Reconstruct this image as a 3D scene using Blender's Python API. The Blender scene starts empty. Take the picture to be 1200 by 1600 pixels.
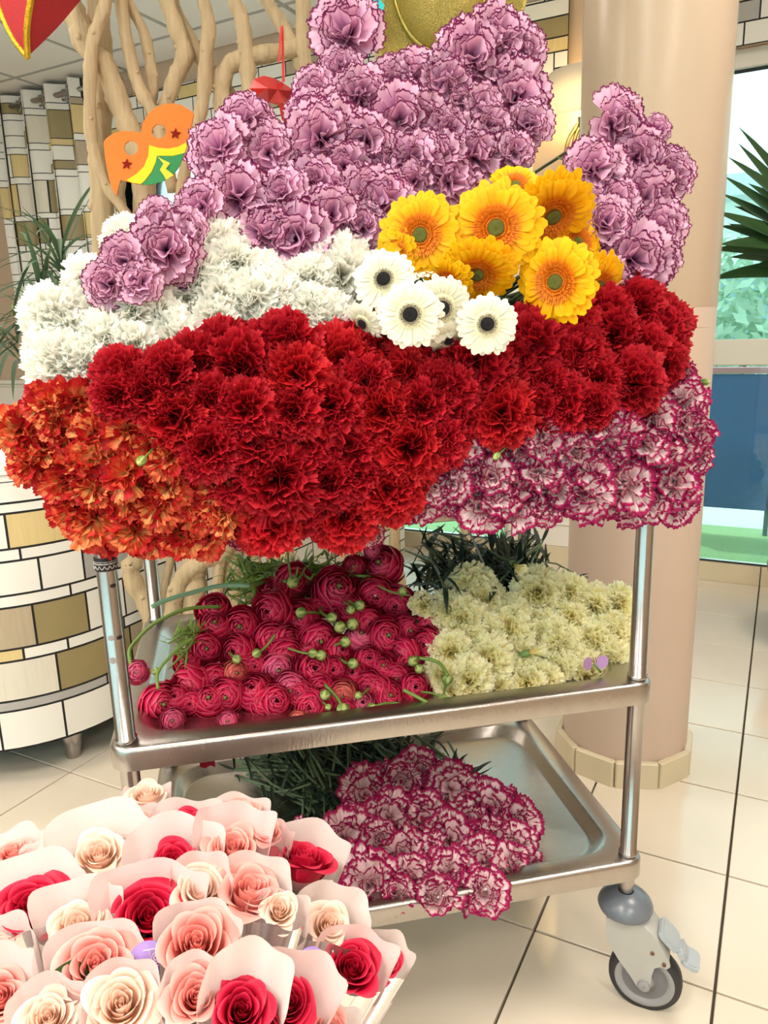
import bpy, math, random
import numpy as np
from mathutils import Vector, Matrix, Quaternion

# ------------------------------------------------------------------ camera
F = 1179.2; PITCH = 0.228; ROLL = -0.028; CAMH = 1.0752
sc = bpy.context.scene
COL = sc.collection
FW = np.array([0, math.cos(PITCH), -math.sin(PITCH)])
UP0 = np.array([0, math.sin(PITCH), math.cos(PITCH)]); RT0 = np.array([1.0, 0, 0])
cr, sr = math.cos(ROLL), math.sin(ROLL)
RT = cr*RT0 + sr*UP0; UP = -sr*RT0 + cr*UP0
CP = np.array([0, 0, CAMH])
cd = bpy.data.cameras.new('camera'); cam = bpy.data.objects.new('camera', cd); COL.objects.link(cam)
cd.sensor_fit = 'VERTICAL'; cd.sensor_height = 36.0; cd.lens = 36.0*F/1600.0
cd.clip_start = 0.02; cd.clip_end = 200
m = Matrix.Identity(4)
for i in range(3):
    m[i][0] = RT[i]; m[i][1] = UP[i]; m[i][2] = -FW[i]; m[i][3] = CP[i]
cam.matrix_world = m
sc.camera = cam
# ------------------------------------------------------------------ world, exposure
vs = sc.view_settings
sc.display_settings.display_device = 'sRGB'
vs.view_transform = 'Standard'; vs.look = 'None'; vs.exposure = -0.14; vs.gamma = 1.0; vs.use_curve_mapping = False
w = bpy.data.worlds.new('world'); sc.world = w; w.use_nodes = True
nt = w.node_tree; nt.nodes.clear()
bg = nt.nodes.new('ShaderNodeBackground'); wo = nt.nodes.new('ShaderNodeOutputWorld')
bg.inputs[0].default_value = (0.95, 0.98, 1.0, 1); bg.inputs[1].default_value = 3.2
nt.links.new(bg.outputs[0], wo.inputs[0])
# frames of the place: tiles / walls axis and trolley axis
TY = -0.4859
TU = np.array([math.cos(TY), math.sin(TY), 0]); TV = np.array([-math.sin(TY), math.cos(TY), 0]); ZZ = np.array([0, 0, 1.0])
TS = 0.306; TOA = -0.3248; TOB = 1.1599; VW = 3.43; HC = 2.54
YAW = 0.1966
QU = np.array([math.cos(YAW), math.sin(YAW), 0]); QV = np.array([-math.sin(YAW), math.cos(YAW), 0])
Q0 = np.array([-0.3438, 0.8923, 0]); TL = 0.727; TW = 0.4481; ZM = 0.5715; ZT = 0.8716; ZB = 0.2721
def room(u, v, z): return TU*u + TV*v + ZZ*z
def tro(u, v, z): return Q0 + QU*u + QV*v + ZZ*z
def ray(x, y): return FW + RT*(x-600)/F - UP*(y-800)/F
def hit(x, y, n, d):
    r = ray(x, y); return CP + r*((d - CP@n)/(r@n))
def on_trolley(x, y, v): return hit(x, y, QV, v + Q0@QV)
def on_y(x, y, Y): return hit(x, y, np.array([0, 1.0, 0]), Y)
def on_z(x, y, z): return hit(x, y, ZZ, z)
def depth(P): return float((P-CP)@FW)
# lamps of the room: a grid of ceiling panels (the panels themselves are built with the ceiling)
PANELS = [(-2.42, -0.42), (-0.62, -0.42), (1.18, -0.42), (-2.42, -1.62), (-0.62, -1.62), (1.18, -1.62), (-2.42, 1.38), (0.58, 1.38)]
def lamp_area(name, P, size, power, color, rot=(0, 0, 0)):
    l = bpy.data.lights.new(name, 'AREA'); l.shape = 'SQUARE'; l.size = size; l.energy = power; l.color = color
    o = bpy.data.objects.new(name, l); COL.objects.link(o); o.location = P; o.rotation_euler = rot; return o
for (u, v) in PANELS:
    lamp_area('ceiling_lamp', Vector(room(u, v, HC-0.03)), 0.56, 29, (1.0, 0.92, 0.84), (0, 0, TY))
sl = bpy.data.lights.new('sun', 'SUN'); sl.energy = 2.5; sl.angle = 0.02; sl.color = (1, 0.96, 0.88)
so = bpy.data.objects.new('sun', sl); COL.objects.link(so); so.rotation_euler = (math.radians(40), math.radians(12), math.radians(200))

# ------------------------------------------------------------------ helpers
R = random.Random(7)
NR = np.random.RandomState(5)
def lin(c):
    return tuple(((x/255.0)/12.92 if x/255.0 <= 0.04045 else ((x/255.0+0.055)/1.055)**2.4) for x in c) + (1.0,)
MATS = {}
def mat(name, col, rough=0.6, metal=0.0, noise=0.0, nscale=20, bump=0.0, bscale=60, spec=0.5, emis=None, trans=0.0, stretch=None, coat=0.0):
    if name in MATS: return MATS[name]
    M = bpy.data.materials.new(name); M.use_nodes = True; n = M.node_tree; b = n.nodes['Principled BSDF']
    b.inputs['Base Color'].default_value = lin(col); b.inputs['Roughness'].default_value = rough; b.inputs['Metallic'].default_value = metal
    b.inputs['Specular IOR Level'].default_value = spec
    if coat: b.inputs['Coat Weight'].default_value = coat
    tc = n.nodes.new('ShaderNodeTexCoord'); mp = n.nodes.new('ShaderNodeMapping'); n.links.new(tc.outputs['Object'], mp.inputs[0])
    if stretch: mp.inputs['Scale'].default_value = stretch
    if noise:
        t = n.nodes.new('ShaderNodeTexNoise'); t.inputs['Scale'].default_value = nscale; t.inputs['Detail'].default_value = 5
        n.links.new(mp.outputs[0], t.inputs[0])
        mx = n.nodes.new('ShaderNodeMixRGB'); a = lin(col); mx.inputs[1].default_value = tuple(min(1, q*(1+noise)) for q in a[:3])+(1,)
        mx.inputs[2].default_value = tuple(q*(1-noise) for q in a[:3])+(1,)
        n.links.new(t.outputs[0], mx.inputs[0]); n.links.new(mx.outputs[0], b.inputs['Base Color'])
    if bump:
        t2 = n.nodes.new('ShaderNodeTexNoise'); t2.inputs['Scale'].default_value = bscale; t2.inputs['Detail'].default_value = 4
        n.links.new(mp.outputs[0], t2.inputs[0])
        bp = n.nodes.new('ShaderNodeBump'); bp.inputs['Strength'].default_value = bump; bp.inputs['Distance'].default_value = 0.004
        n.links.new(t2.outputs[0], bp.inputs['Height']); n.links.new(bp.outputs[0], b.inputs['Normal'])
    if emis: b.inputs['Emission Color'].default_value = lin(col); b.inputs['Emission Strength'].default_value = emis
    if trans:
        tr = n.nodes.new('ShaderNodeBsdfTranslucent'); tr.inputs[0].default_value = lin(col)
        ms = n.nodes.new('ShaderNodeMixShader'); ms.inputs[0].default_value = trans
        n.links.new(b.outputs[0], ms.inputs[1]); n.links.new(tr.outputs[0], ms.inputs[2])
        n.links.new(ms.outputs[0], n.nodes['Material Output'].inputs[0])
        if noise: n.links.new(mx.outputs[0], tr.inputs[0])
    MATS[name] = M; return M
def glass(name, col, alpha=0.12, rough=0.03, opaq=0.0, fr=1.0):
    if name in MATS: return MATS[name]
    M = bpy.data.materials.new(name); M.use_nodes = True; n = M.node_tree; n.nodes.clear()
    t = n.nodes.new('ShaderNodeBsdfTransparent'); t.inputs[0].default_value = lin(col)
    g = n.nodes.new('ShaderNodeBsdfGlossy'); g.inputs['Roughness'].default_value = rough
    f = n.nodes.new('ShaderNodeFresnel'); f.inputs[0].default_value = 1.45
    ad = n.nodes.new('ShaderNodeMath'); ad.operation = 'MULTIPLY'; ad.inputs[1].default_value = fr; n.links.new(f.outputs[0], ad.inputs[0])
    mx = n.nodes.new('ShaderNodeMixShader'); n.links.new(ad.outputs[0], mx.inputs[0]); n.links.new(t.outputs[0], mx.inputs[1]); n.links.new(g.outputs[0], mx.inputs[2])
    o = n.nodes.new('ShaderNodeOutputMaterial'); last = mx
    if opaq:
        d = n.nodes.new('ShaderNodeBsdfDiffuse'); d.inputs[0].default_value = (0.9, 0.88, 0.88, 1)
        m2 = n.nodes.new('ShaderNodeMixShader'); m2.inputs[0].default_value = opaq
        n.links.new(mx.outputs[0], m2.inputs[1]); n.links.new(d.outputs[0], m2.inputs[2]); last = m2
    n.links.new(last.outputs[0], o.inputs[0]); MATS[name] = M; return M
def ramp_petal(name, stops, edge_noise=0.12, streak=0.0, rough=0.5, trans=0.22, dark=0.15, veins=None, shift=0.0):
    """colour follows the petal from its claw (0) to its rim (1), as in the flower itself"""
    M = bpy.data.materials.new(name); M.use_nodes = True; n = M.node_tree; L = n.links; b = n.nodes['Principled BSDF']
    at = n.nodes.new('ShaderNodeAttribute'); at.attribute_name = 'pc'
    sp = n.nodes.new('ShaderNodeSeparateColor'); L.new(at.outputs['Color'], sp.inputs[0])
    uv = n.nodes.new('ShaderNodeAttribute'); uv.attribute_name = 'puv'
    ns = n.nodes.new('ShaderNodeTexNoise'); ns.inputs['Scale'].default_value = 7.0; ns.inputs['Detail'].default_value = 3
    L.new(uv.outputs['Vector'], ns.inputs[0])
    s1 = n.nodes.new('ShaderNodeMath'); s1.operation = 'SUBTRACT'; s1.inputs[1].default_value = 0.5; L.new(ns.outputs[0], s1.inputs[0])
    m1 = n.nodes.new('ShaderNodeMath'); m1.operation = 'MULTIPLY_ADD'; m1.inputs[1].default_value = edge_noise; L.new(s1.outputs[0], m1.inputs[0]); L.new(sp.outputs[0], m1.inputs[2])
    if shift:
        m0 = n.nodes.new('ShaderNodeMath'); m0.operation = 'MULTIPLY_ADD'; m0.inputs[1].default_value = -shift; L.new(sp.outputs[1], m0.inputs[0]); L.new(m1.outputs[0], m0.inputs[2])
        m1 = n.nodes.new('ShaderNodeMath'); m1.operation = 'ADD'; m1.inputs[1].default_value = shift*0.35; L.new(m0.outputs[0], m1.inputs[0])
    cr_ = n.nodes.new('ShaderNodeValToRGB'); L.new(m1.outputs[0], cr_.inputs[0]); e = cr_.color_ramp.elements
    while len(e) > 1: e.remove(e[-1])
    e[0].position = stops[0][0]; e[0].color = lin(stops[0][1])
    for p_, c_ in stops[1:]:
        q = e.new(p_); q.color = lin(c_)
    vr = n.nodes.new('ShaderNodeMath'); vr.operation = 'MULTIPLY_ADD'; vr.inputs[1].default_value = dark; vr.inputs[2].default_value = 1-dark*0.6; L.new(sp.outputs[1], vr.inputs[0])
    sc_ = n.nodes.new('ShaderNodeVectorMath'); sc_.operation = 'SCALE'; L.new(cr_.outputs[0], sc_.inputs[0]); L.new(vr.outputs[0], sc_.inputs['Scale'])
    out = sc_.outputs[0]
    if streak:
        n2 = n.nodes.new('ShaderNodeTexNoise'); n2.inputs['Scale'].default_value = 26.0; n2.inputs['Detail'].default_value = 2
        mp = n.nodes.new('ShaderNodeMapping'); mp.inputs['Scale'].default_value = (1, 0.12, 1); L.new(uv.outputs['Vector'], mp.inputs[0]); L.new(mp.outputs[0], n2.inputs[0])
        cr2 = n.nodes.new('ShaderNodeValToRGB'); cr2.color_ramp.elements[0].position = 0.42; cr2.color_ramp.elements[1].position = 0.62; L.new(n2.outputs[0], cr2.inputs[0])
        ml = n.nodes.new('ShaderNodeMath'); ml.operation = 'MULTIPLY'; ml.inputs[1].default_value = streak; L.new(cr2.outputs[0], ml.inputs[0])
        mx = n.nodes.new('ShaderNodeMixRGB'); L.new(ml.outputs[0], mx.inputs[0]); L.new(out, mx.inputs[1]); mx.inputs[2].default_value = lin(veins); out = mx.outputs[0]
    L.new(out, b.inputs['Base Color']); b.inputs['Roughness'].default_value = rough; b.inputs['Specular IOR Level'].default_value = 0.25
    tr = n.nodes.new('ShaderNodeBsdfTranslucent'); L.new(out, tr.inputs[0]); ms = n.nodes.new('ShaderNodeMixShader'); ms.inputs[0].default_value = trans
    L.new(b.outputs[0], ms.inputs[1]); L.new(tr.outputs[0], ms.inputs[2]); L.new(ms.outputs[0], n.nodes['Material Output'].inputs[0])
    return M

def mesh_of_late(mb, name, mt):
    o = mb.build(name, mt); me = o.data; bpy.data.objects.remove(o); return me
class MB:
    def __init__(s): s.v = []; s.f = []; s.mi = []; s.n = 0; s.m = 0
    def add(s, V, Fc, mi=None):
        V = [tuple(map(float, p)) for p in V]; k = s.n; s.v += V; s.n += len(V)
        for q in Fc:
            s.f.append(tuple(i+k for i in q)); s.mi.append(s.m if mi is None else mi)
    def box(s, c, h, ax=None):
        """centre, half sizes, axes"""
        c = np.array(c, float); A = ax if ax is not None else (np.array([1., 0, 0]), np.array([0, 1., 0]), ZZ)
        V = [c + A[0]*h[0]*a + A[1]*h[1]*b + A[2]*h[2]*d for a in (-1, 1) for b in (-1, 1) for d in (-1, 1)]
        s.add(V, [(0, 1, 3, 2), (4, 6, 7, 5), (0, 4, 5, 1), (2, 3, 7, 6), (0, 2, 6, 4), (1, 5, 7, 3)])
    def bbox(s, c, h, ax=None, b=0.002):
        """box with chamfered edges"""
        c = np.array(c, float); A = ax if ax is not None else (np.array([1., 0, 0]), np.array([0, 1., 0]), ZZ)
        h = np.array(h, float); b = min(b, h.min()*0.49); V = []; idx = {}
        for sx in (-1, 1):
            for sy in (-1, 1):
                for sz in (-1, 1):
                    for k in range(3):
                        q = [h[0]-b, h[1]-b, h[2]-b]; q[k] = h[k]; idx[(sx, sy, sz, k)] = len(V)
                        V.append(c + A[0]*q[0]*sx + A[1]*q[1]*sy + A[2]*q[2]*sz)
        Fc = []
        for k in range(3):
            o = [i for i in range(3) if i != k]
            for sg in (-1, 1):
                q = []
                for a, b_ in ((-1, -1), (1, -1), (1, 1), (-1, 1)):
                    t = [0, 0, 0]; t[k] = sg; t[o[0]] = a; t[o[1]] = b_; q.append(idx[(t[0], t[1], t[2], k)])
                Fc.append(tuple(q))
            for a in (-1, 1):
                for b_ in (-1, 1):
                    q = []
                    t = [0, 0, 0]; t[o[0]] = a; t[o[1]] = b_
                    for sg in (-1, 1):
                        t[k] = sg; q.append((idx[(t[0], t[1], t[2], o[0])], idx[(t[0], t[1], t[2], o[1])]))
                    Fc.append((q[0][0], q[0][1], q[1][1], q[1][0]))
        for sx in (-1, 1):
            for sy in (-1, 1):
                for sz in (-1, 1): Fc.append(tuple(idx[(sx, sy, sz, k)] for k in range(3)))
        s.add(V, Fc)
    def tube(s, P, r, n=10, cap=True, squash=None, noise=0, rnd=None):
        P = [np.array(p, float) for p in P]; N = len(P)
        rr = r if hasattr(r, '__len__') else [r]*N
        V = []; prev = None
        for i in range(N):
            t = P[min(i+1, N-1)] - P[max(i-1, 0)]; t = t/(np.linalg.norm(t)+1e-12)
            if prev is None:
                a = np.array([0, 0, 1.]) if abs(t[2]) < 0.9 else np.array([1., 0, 0])
                x = np.cross(a, t); x /= np.linalg.norm(x)
            else:
                x = prev - t*(prev@t); x /= (np.linalg.norm(x)+1e-12)
            prev = x; y = np.cross(t, x)
            for k in range(n):
                a = 2*math.pi*k/n; q = rr[i]
                if noise: q *= 1+noise*(rnd.random()-0.5)
                V.append(P[i] + x*math.cos(a)*q + y*math.sin(a)*q*(squash or 1))
        Fc = [(i*n+k, i*n+(k+1) % n, (i+1)*n+(k+1) % n, (i+1)*n+k) for i in range(N-1) for k in range(n)]
        if cap: Fc += [tuple(range(n))[::-1], tuple((N-1)*n+k for k in range(n))]
        s.add(V, Fc)
    def lathe(s, prof, n=24, c=(0, 0, 0), ax=None, close=False):
        A = ax if ax is not None else (np.array([1., 0, 0]), np.array([0, 1., 0]), ZZ); c = np.array(c, float)
        V = [c + A[0]*r*math.cos(2*math.pi*k/n) + A[1]*r*math.sin(2*math.pi*k/n) + A[2]*z for r, z in prof for k in range(n)]
        N = len(prof)
        s.add(V, [(i*n+k, i*n+(k+1) % n, (i+1)*n+(k+1) % n, (i+1)*n+k) for i in range(N-1) for k in range(n)])
    def grid(s, G, mi=None):
        G = np.array(G); a, b = G.shape[:2]
        s.add(G.reshape(-1, 3), [(i*b+j, i*b+j+1, (i+1)*b+j+1, (i+1)*b+j) for i in range(a-1) for j in range(b-1)], mi)
    def prism(s, pts, depthvec, mi=None):
        n = len(pts); P = [np.array(p, float) for p in pts]; d = np.array(depthvec, float)
        V = P + [p+d for p in P]
        s.add(V, [tuple(range(n)), tuple(range(2*n-1, n-1, -1))] + [(i, i+n, (i+1) % n+n, (i+1) % n) for i in range(n)], mi)
    def build(s, name, mats, parent=None, smooth=True, loc=None, angle=None):
        me = bpy.data.meshes.new(name); V = s.v
        if loc is not None:
            V = [(a-loc[0], b-loc[1], c-loc[2]) for a, b, c in V]
        me.from_pydata(V, [], s.f); ml = mats if isinstance(mats, (list, tuple)) else [mats]
        for q in ml: me.materials.append(q)
        if len(ml) > 1: me.polygons.foreach_set('material_index', s.mi)
        if smooth:
            me.polygons.foreach_set('use_smooth', [True]*len(s.f))
            if angle: me.set_sharp_from_angle(angle=math.radians(angle))
        me.update()
        o = bpy.data.objects.new(name, me); COL.objects.link(o)
        if parent is not None: o.parent = parent
        if loc is not None: o.location = Vector(loc)
        return o
def tag(o, label=None, cat=None, group=None, kind=None):
    if label: o['label'] = label
    if cat: o['category'] = cat
    if group: o['group'] = group
    if kind: o['kind'] = kind
    return o
def empty(name, loc=(0, 0, 0), **k):
    o = bpy.data.objects.new(name, None); COL.objects.link(o); o.location = Vector(loc); o.empty_display_size = 0.05
    return tag(o, **k)
def obj(name, me, parent=None, M=None):
    o = bpy.data.objects.new(name, me); COL.objects.link(o)
    if parent is not None: o.parent = parent
    if M is not None: o.matrix_basis = M
    return o
def smooth_path(P, k=6):
    P = [np.array(p, float) for p in P]; out = []
    for i in range(len(P)-1):
        a = P[max(i-1, 0)]; b = P[i]; c = P[i+1]; d = P[min(i+2, len(P)-1)]
        for j in range(k):
            t = j/k; out.append(0.5*((2*b)+(-a+c)*t+(2*a-5*b+4*c-d)*t*t+(-a+3*b-3*c+d)*t**3))
    out.append(P[-1]); return out
RA = (TU, TV, ZZ); QA = (QU, QV, ZZ)
ORD = ['zeroth', 'first', 'second', 'third', 'fourth', 'fifth', 'sixth', 'seventh', 'eighth', 'ninth', 'tenth', 'eleventh', 'twelfth', 'thirteenth', 'fourteenth', 'fifteenth', 'sixteenth', 'seventeenth', 'eighteenth', 'nineteenth', 'twentieth']

# ------------------------------------------------------------------ materials of the place
m_tile = mat('cream floor tile', (222, 209, 190), 0.16, noise=0.05, nscale=6, spec=0.5)
m_grout = mat('dark grout', (112, 102, 90), 0.8, noise=0.15, nscale=60)
m_wall = mat('taupe wall paint', (198, 174, 150), 0.75, noise=0.04, nscale=4)
m_white = mat('white painted panel', (236, 230, 220), 0.45)
m_ceil = mat('ceiling board', (240, 238, 233), 0.9, bump=0.2, bscale=200)
m_bar = mat('ceiling grid bar', (178, 178, 174), 0.6)
m_frame = mat('white window frame', (232, 226, 214), 0.4)
m_col = mat('peach column paint', (202, 180, 163), 0.5, noise=0.05, nscale=7, stretch=(1, 1, 0.3), spec=0.25)
m_film = glass('clear wrapping film', (255, 251, 236), rough=0.22, opaq=0.14, fr=0.45)
m_skirt = mat('beige skirting tile', (214, 200, 170), 0.3, noise=0.08, nscale=12)
m_pane = glass('window pane', (222, 246, 246))
m_black = mat('black line', (22, 20, 20), 0.6)
m_steel = mat('brushed stainless steel', (182, 176, 170), 0.27, 1.0, noise=0.10, nscale=9, bump=0.12, bscale=40, stretch=(2, 30, 2))
m_steelp = mat('polished steel tube', (178, 172, 168), 0.24, 1.0, noise=0.08, nscale=14, bump=0.05, bscale=60)
m_wood = mat('bleached driftwood', (184, 160, 126), 0.8, noise=0.34, nscale=12, bump=1.0, bscale=22, stretch=(6, 6, 0.6), spec=0.2)
m_green = mat('fresh green stem', (112, 140, 62), 0.5, noise=0.2, nscale=30, trans=0.1)
m_pale = mat('pale green bud', (176, 186, 112), 0.5, noise=0.15, nscale=40, trans=0.1)
m_dark = mat('dark blue green leaf', (38, 56, 44), 0.5, noise=0.3, nscale=20, trans=0.1)
m_calyx = mat('green calyx', (110, 140, 78), 0.5, noise=0.15, nscale=60)

# ------------------------------------------------------------------ the setting
def P3(P): return tuple(float(x) for x in P)
# floor
fl = MB(); fl.box(room(-1.5, 0.5, -0.06), (4.6, 3.05, 0.05), RA); flo = fl.build('floor', m_grout, smooth=False); tag(flo, kind='structure')
tb = MB(); tb.bbox((0, 0, -0.004), (TS/2-0.0024, TS/2-0.0024, 0.009), b=0.0012)
t0 = tb.build('tile', m_tile, flo, smooth=False); tm = t0.data; bpy.data.objects.remove(t0)
far = MB()
for i in range(-19, 15):
    for j in range(-9, 8):
        u = TOA+(i+0.5)*TS; v = TOB+(j+0.5)*TS
        if v > VW-0.02:
            v0 = v-TS/2
            if v0 < VW-0.03:
                q = MB(); q.bbox(room(u, (v0+VW-0.016)/2, -0.004), (TS/2-0.0024, (VW-0.016-v0)/2-0.0024, 0.009), RA, b=0.0012)
                if -1.6 < u < 0.8: q.build('tile', m_tile, flo, smooth=False)
                else: far.v += q.v; far.f += [tuple(a_+far.n for a_ in f_) for f_ in q.f]; far.mi += q.mi; far.n += q.n
            continue
        if v < -2.4: continue
        P = room(u, v, 0); d = depth(P); hw = 0.55*max(d, 0.1)+0.35
        if j >= -2 and P[1] > 0.75 and abs(P[0]) < hw and P[0] < 2.2:
            o = obj('tile', tm, flo); o.location = Vector(P); o.rotation_euler = (0, 0, TY + R.choice([0, math.pi]))
        else: far.box(room(u, v, -0.002), (TS/2-0.0024, TS/2-0.0024, 0.007), RA)
o = far.build('tile_field', m_tile, flo, smooth=False); tag(o, kind='stuff')
# ceiling
ce = MB(); ce.box(room(-1.5, 0.5, HC+0.07), (4.6, 3.05, 0.03), RA); ceo = ce.build('ceiling', m_bar, smooth=False); tag(ceo, kind='structure')
cb = MB(); cb.bbox((0, 0, 0), (0.291, 0.291, 0.008), b=0.004); c0 = cb.build('ceiling_board', m_ceil, ceo, smooth=False); cm = c0.data; bpy.data.objects.remove(c0)
bars = MB(); CU0 = -3.62; CV0 = 3.43-0.25
for i in range(-4, 13):
    for j in range(-9, 2):
        u = CU0+0.6*i+0.0; v = CV0 + 0.6*j-0.3
        if v > VW+0.2 or u < -6 or u > 3: continue
        if any(abs(u-a) < 0.45 and abs(v-b) < 0.45 for a, b in PANELS): continue
        if v+0.29 > VW-0.01:
            q = MB(); q.bbox(room(u, (v-0.29+VW)/2, HC), (0.291, (VW-v+0.29)/2-0.006, 0.008), RA, b=0.004); q.build('ceiling_board', m_ceil, ceo, smooth=False); continue
        o = obj('ceiling_board', cm, ceo); o.location = Vector(room(u, v, HC)); o.rotation_euler = (0, 0, TY)
for i in range(-5, 14): bars.box(room(CU0+0.3+0.6*i, 0.5, HC-0.004), (0.009, 2.93, 0.006), RA)
for j in range(-9, 2): bars.box(room(-1.5, CV0+0.6*j, HC-0.0035), (4.5, 0.009, 0.006), RA)
bars.build('grid_bars', m_bar, ceo, smooth=False)
m_panel = mat('lit diffuser', (255, 246, 230), 0.5, emis=3.0)
for k, (u, v) in enumerate(PANELS):
    q = MB(); c_ = room(u, v, HC)
    for a, b in ((-1, 0), (1, 0), (0, -1), (0, 1)): q.box(c_+TU*a*0.31+TV*b*0.31-ZZ*0.005, (0.012 if a else 0.32, 0.012 if b else 0.32, 0.012), RA)
    q.m = 1; q.box(c_, (0.3, 0.3, 0.004), RA); q.build('light_panel', [m_white, m_panel], ceo, smooth=False)
# walls
def wallbox(mb, u0, u1, z0, z1, v0=VW, v1=VW+0.16):
    mb.box(room((u0+u1)/2, (v0+v1)/2, (z0+z1)/2), ((u1-u0)/2, (v1-v0)/2, (z1-z0)/2), RA)
W1 = (-3.62, -1.10); W2 = (-0.42, 1.6); WT = 2.10
wb = MB()
wallbox(wb, -6.0, W1[0], -0.02, HC+0.1); wallbox(wb, W1[0], W1[1], WT, HC+0.1); wallbox(wb, W1[1], W2[0], -0.02, HC+0.1)
wallbox(wb, W2[0], W2[1], WT, HC+0.1); wallbox(wb, W2[1], 3.2, -0.02, HC+0.1)
wallb = wb.build('wall_back', m_wall, smooth=False); tag(wallb, kind='structure')
for nm, c, h in (('wall_left', room(-6.05, 0.5, HC/2), (0.06, 3.1, HC/2+.1)), ('wall_right', room(3.1, 0.5, HC/2), (0.06, 3.1, HC/2+.1))):
    q = MB(); q.box(c, h, RA); o = q.build(nm, m_wall, smooth=False); tag(o, kind='structure')
q = MB(); wallbox(q, -6.1, 3.2, -0.02, 0.55, -2.61, -2.49); wallbox(q, -6.1, 3.2, 2.25, HC+0.1, -2.61, -2.49); wallbox(q, -6.1, -4.0, 0.55, 2.25, -2.61, -2.49); wallbox(q, 2.2, 3.2, 0.55, 2.25, -2.61, -2.49)
o = q.build('wall_front', m_wall, smooth=False); tag(o, kind='structure')
q = MB()
for i in range(6): q.bbox(room(-4.0+6.2*i/5, -2.52, 1.4), (0.035, 0.03, 0.85), RA)
for z in (0.57, 2.23): q.bbox(room(-0.9, -2.52, z), (3.1, 0.03, 0.03), RA)
o = q.build('fill_window', m_frame, smooth=False); tag(o, kind='structure')  # unseen window added behind the camera to give soft frontal fill light
q = MB(); q.box(room(-0.9, -2.55, 1.4), (3.1, 0.003, 0.85), RA); q.build('pane', m_pane, o, smooth=False)
pl = bpy.data.lights.new('portal', 'AREA'); pl.shape = 'RECTANGLE'; pl.size = 6.2; pl.size_y = 1.7; pl.cycles.is_portal = True
po = bpy.data.objects.new('portal', pl); COL.objects.link(po); po.matrix_world = Matrix.Translation(Vector(room(-0.9, -2.62, 1.4))) @ Matrix(((-TU[0], 0, -TV[0]), (-TU[1], 0, -TV[1]), (0, 1, 0))).to_4x4()
# white wainscot on the back wall
def wains(u0, u1, name):
    q = MB(); zt = 0.838
    q.box(room((u0+u1)/2, VW-0.006, (zt+0.09)/2), ((u1-u0)/2, 0.006, (zt-0.09)/2), RA)
    q.bbox(room((u0+u1)/2, VW-0.014, zt+0.008), ((u1-u0)/2, 0.016, 0.013), RA, b=0.005)
    q.bbox(room((u0+u1)/2, VW-0.012, zt-0.018), ((u1-u0)/2, 0.010, 0.006), RA, b=0.003)
    n = max(1, round((u1-u0)/0.45)); w_ = (u1-u0)/n
    for i in range(n):
        a = u0+i*w_+0.05; b = u0+(i+1)*w_-0.05
        for (p, q0, q1) in (((a+b)/2, None, 0.70), ((a+b)/2, None, 0.20)): q.bbox(room(p, VW-0.014, q1), ((b-a)/2, 0.008, 0.007), RA, b=0.004)
        for p in (a, b): q.bbox(room(p, VW-0.014, 0.45), (0.007, 0.008, 0.25), RA, b=0.004)
    o = q.build(name, m_white, smooth=False); tag(o, kind='structure')
wains(-5.9, W1[0]-0.02, 'trim_1'); wains(W1[1]+0.03, W2[0]-0.02, 'trim_2')
bs = MB(); bs.box(room(-1.5, VW-0.003, 0.045), (4.4, 0.003, 0.045), RA); bso = bs.build('baseboard_back', m_grout, smooth=False); tag(bso, kind='structure')
for i in range(-14, 8):
    u = TOA + TS*(i+0.5); q = MB(); q.bbox(room(u, VW-0.010, 0.045), (TS/2-0.002, 0.006, 0.043), RA, b=0.002); q.build('tile', m_skirt, bso, smooth=False)
# windows
def window(name, u0, u1, mull):
    q = MB(); v = VW+0.05
    for z, h in ((0.053, 0.028), (0.974, 0.052), (WT-0.035, 0.035)): q.bbox(room((u0+u1)/2, v, z), ((u1-u0)/2, 0.03, h), RA, b=0.004)
    for u in [u0+0.03, u1-0.03]+mull: q.bbox(room(u, v, WT/2), (0.03, 0.028, WT/2-0.03), RA, b=0.004)
    fr = q.build(name, m_frame, smooth=False); tag(fr, kind='structure')
    us = [u0+0.03]+sorted(mull)+[u1-0.03]
    g = MB(); g.box(room((u0+u1)/2, v-0.026, WT-0.08), ((u1-u0)/2-.06, 0.003, 0.006), RA); g.box(room((u0+u1)/2, v-0.026, 0.084), ((u1-u0)/2-.06, 0.003, 0.004), RA)
    g.build('seal', m_black, fr, smooth=False)
    for a, b in zip(us[:-1], us[1:]):
        for z0, z1 in ((0.082, 0.921), (1.027, WT-0.07)):
            p = MB(); p.box(room((a+b)/2, v, (z0+z1)/2), ((b-a)/2-0.02, 0.003, (z1-z0)/2+0.01), RA); p.build('pane', m_pane, fr, smooth=False)
    pl = bpy.data.lights.new('portal', 'AREA'); pl.shape = 'RECTANGLE'; pl.size = u1-u0; pl.size_y = WT; pl.cycles.is_portal = True
    po = bpy.data.objects.new('portal', pl); COL.objects.link(po); po.matrix_world = Matrix.Translation(Vector(room((u0+u1)/2, VW+0.13, WT/2))) @ Matrix(((TU[0], 0, TV[0]), (TU[1], 0, TV[1]), (0, 1, 0))).to_4x4()
window('window_1', W1[0], W1[1], [-2.78, -1.94]); window('window_2', W2[0], W2[1], [0.6])
# white jamb strip beside window_1
q = MB(); q.bbox(room(W1[1]+0.02, VW-0.01, 1.1), (0.045, 0.015, 1.0), RA, b=0.004); o = q.build('trim_3', m_white, smooth=False); tag(o, kind='structure')

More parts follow.
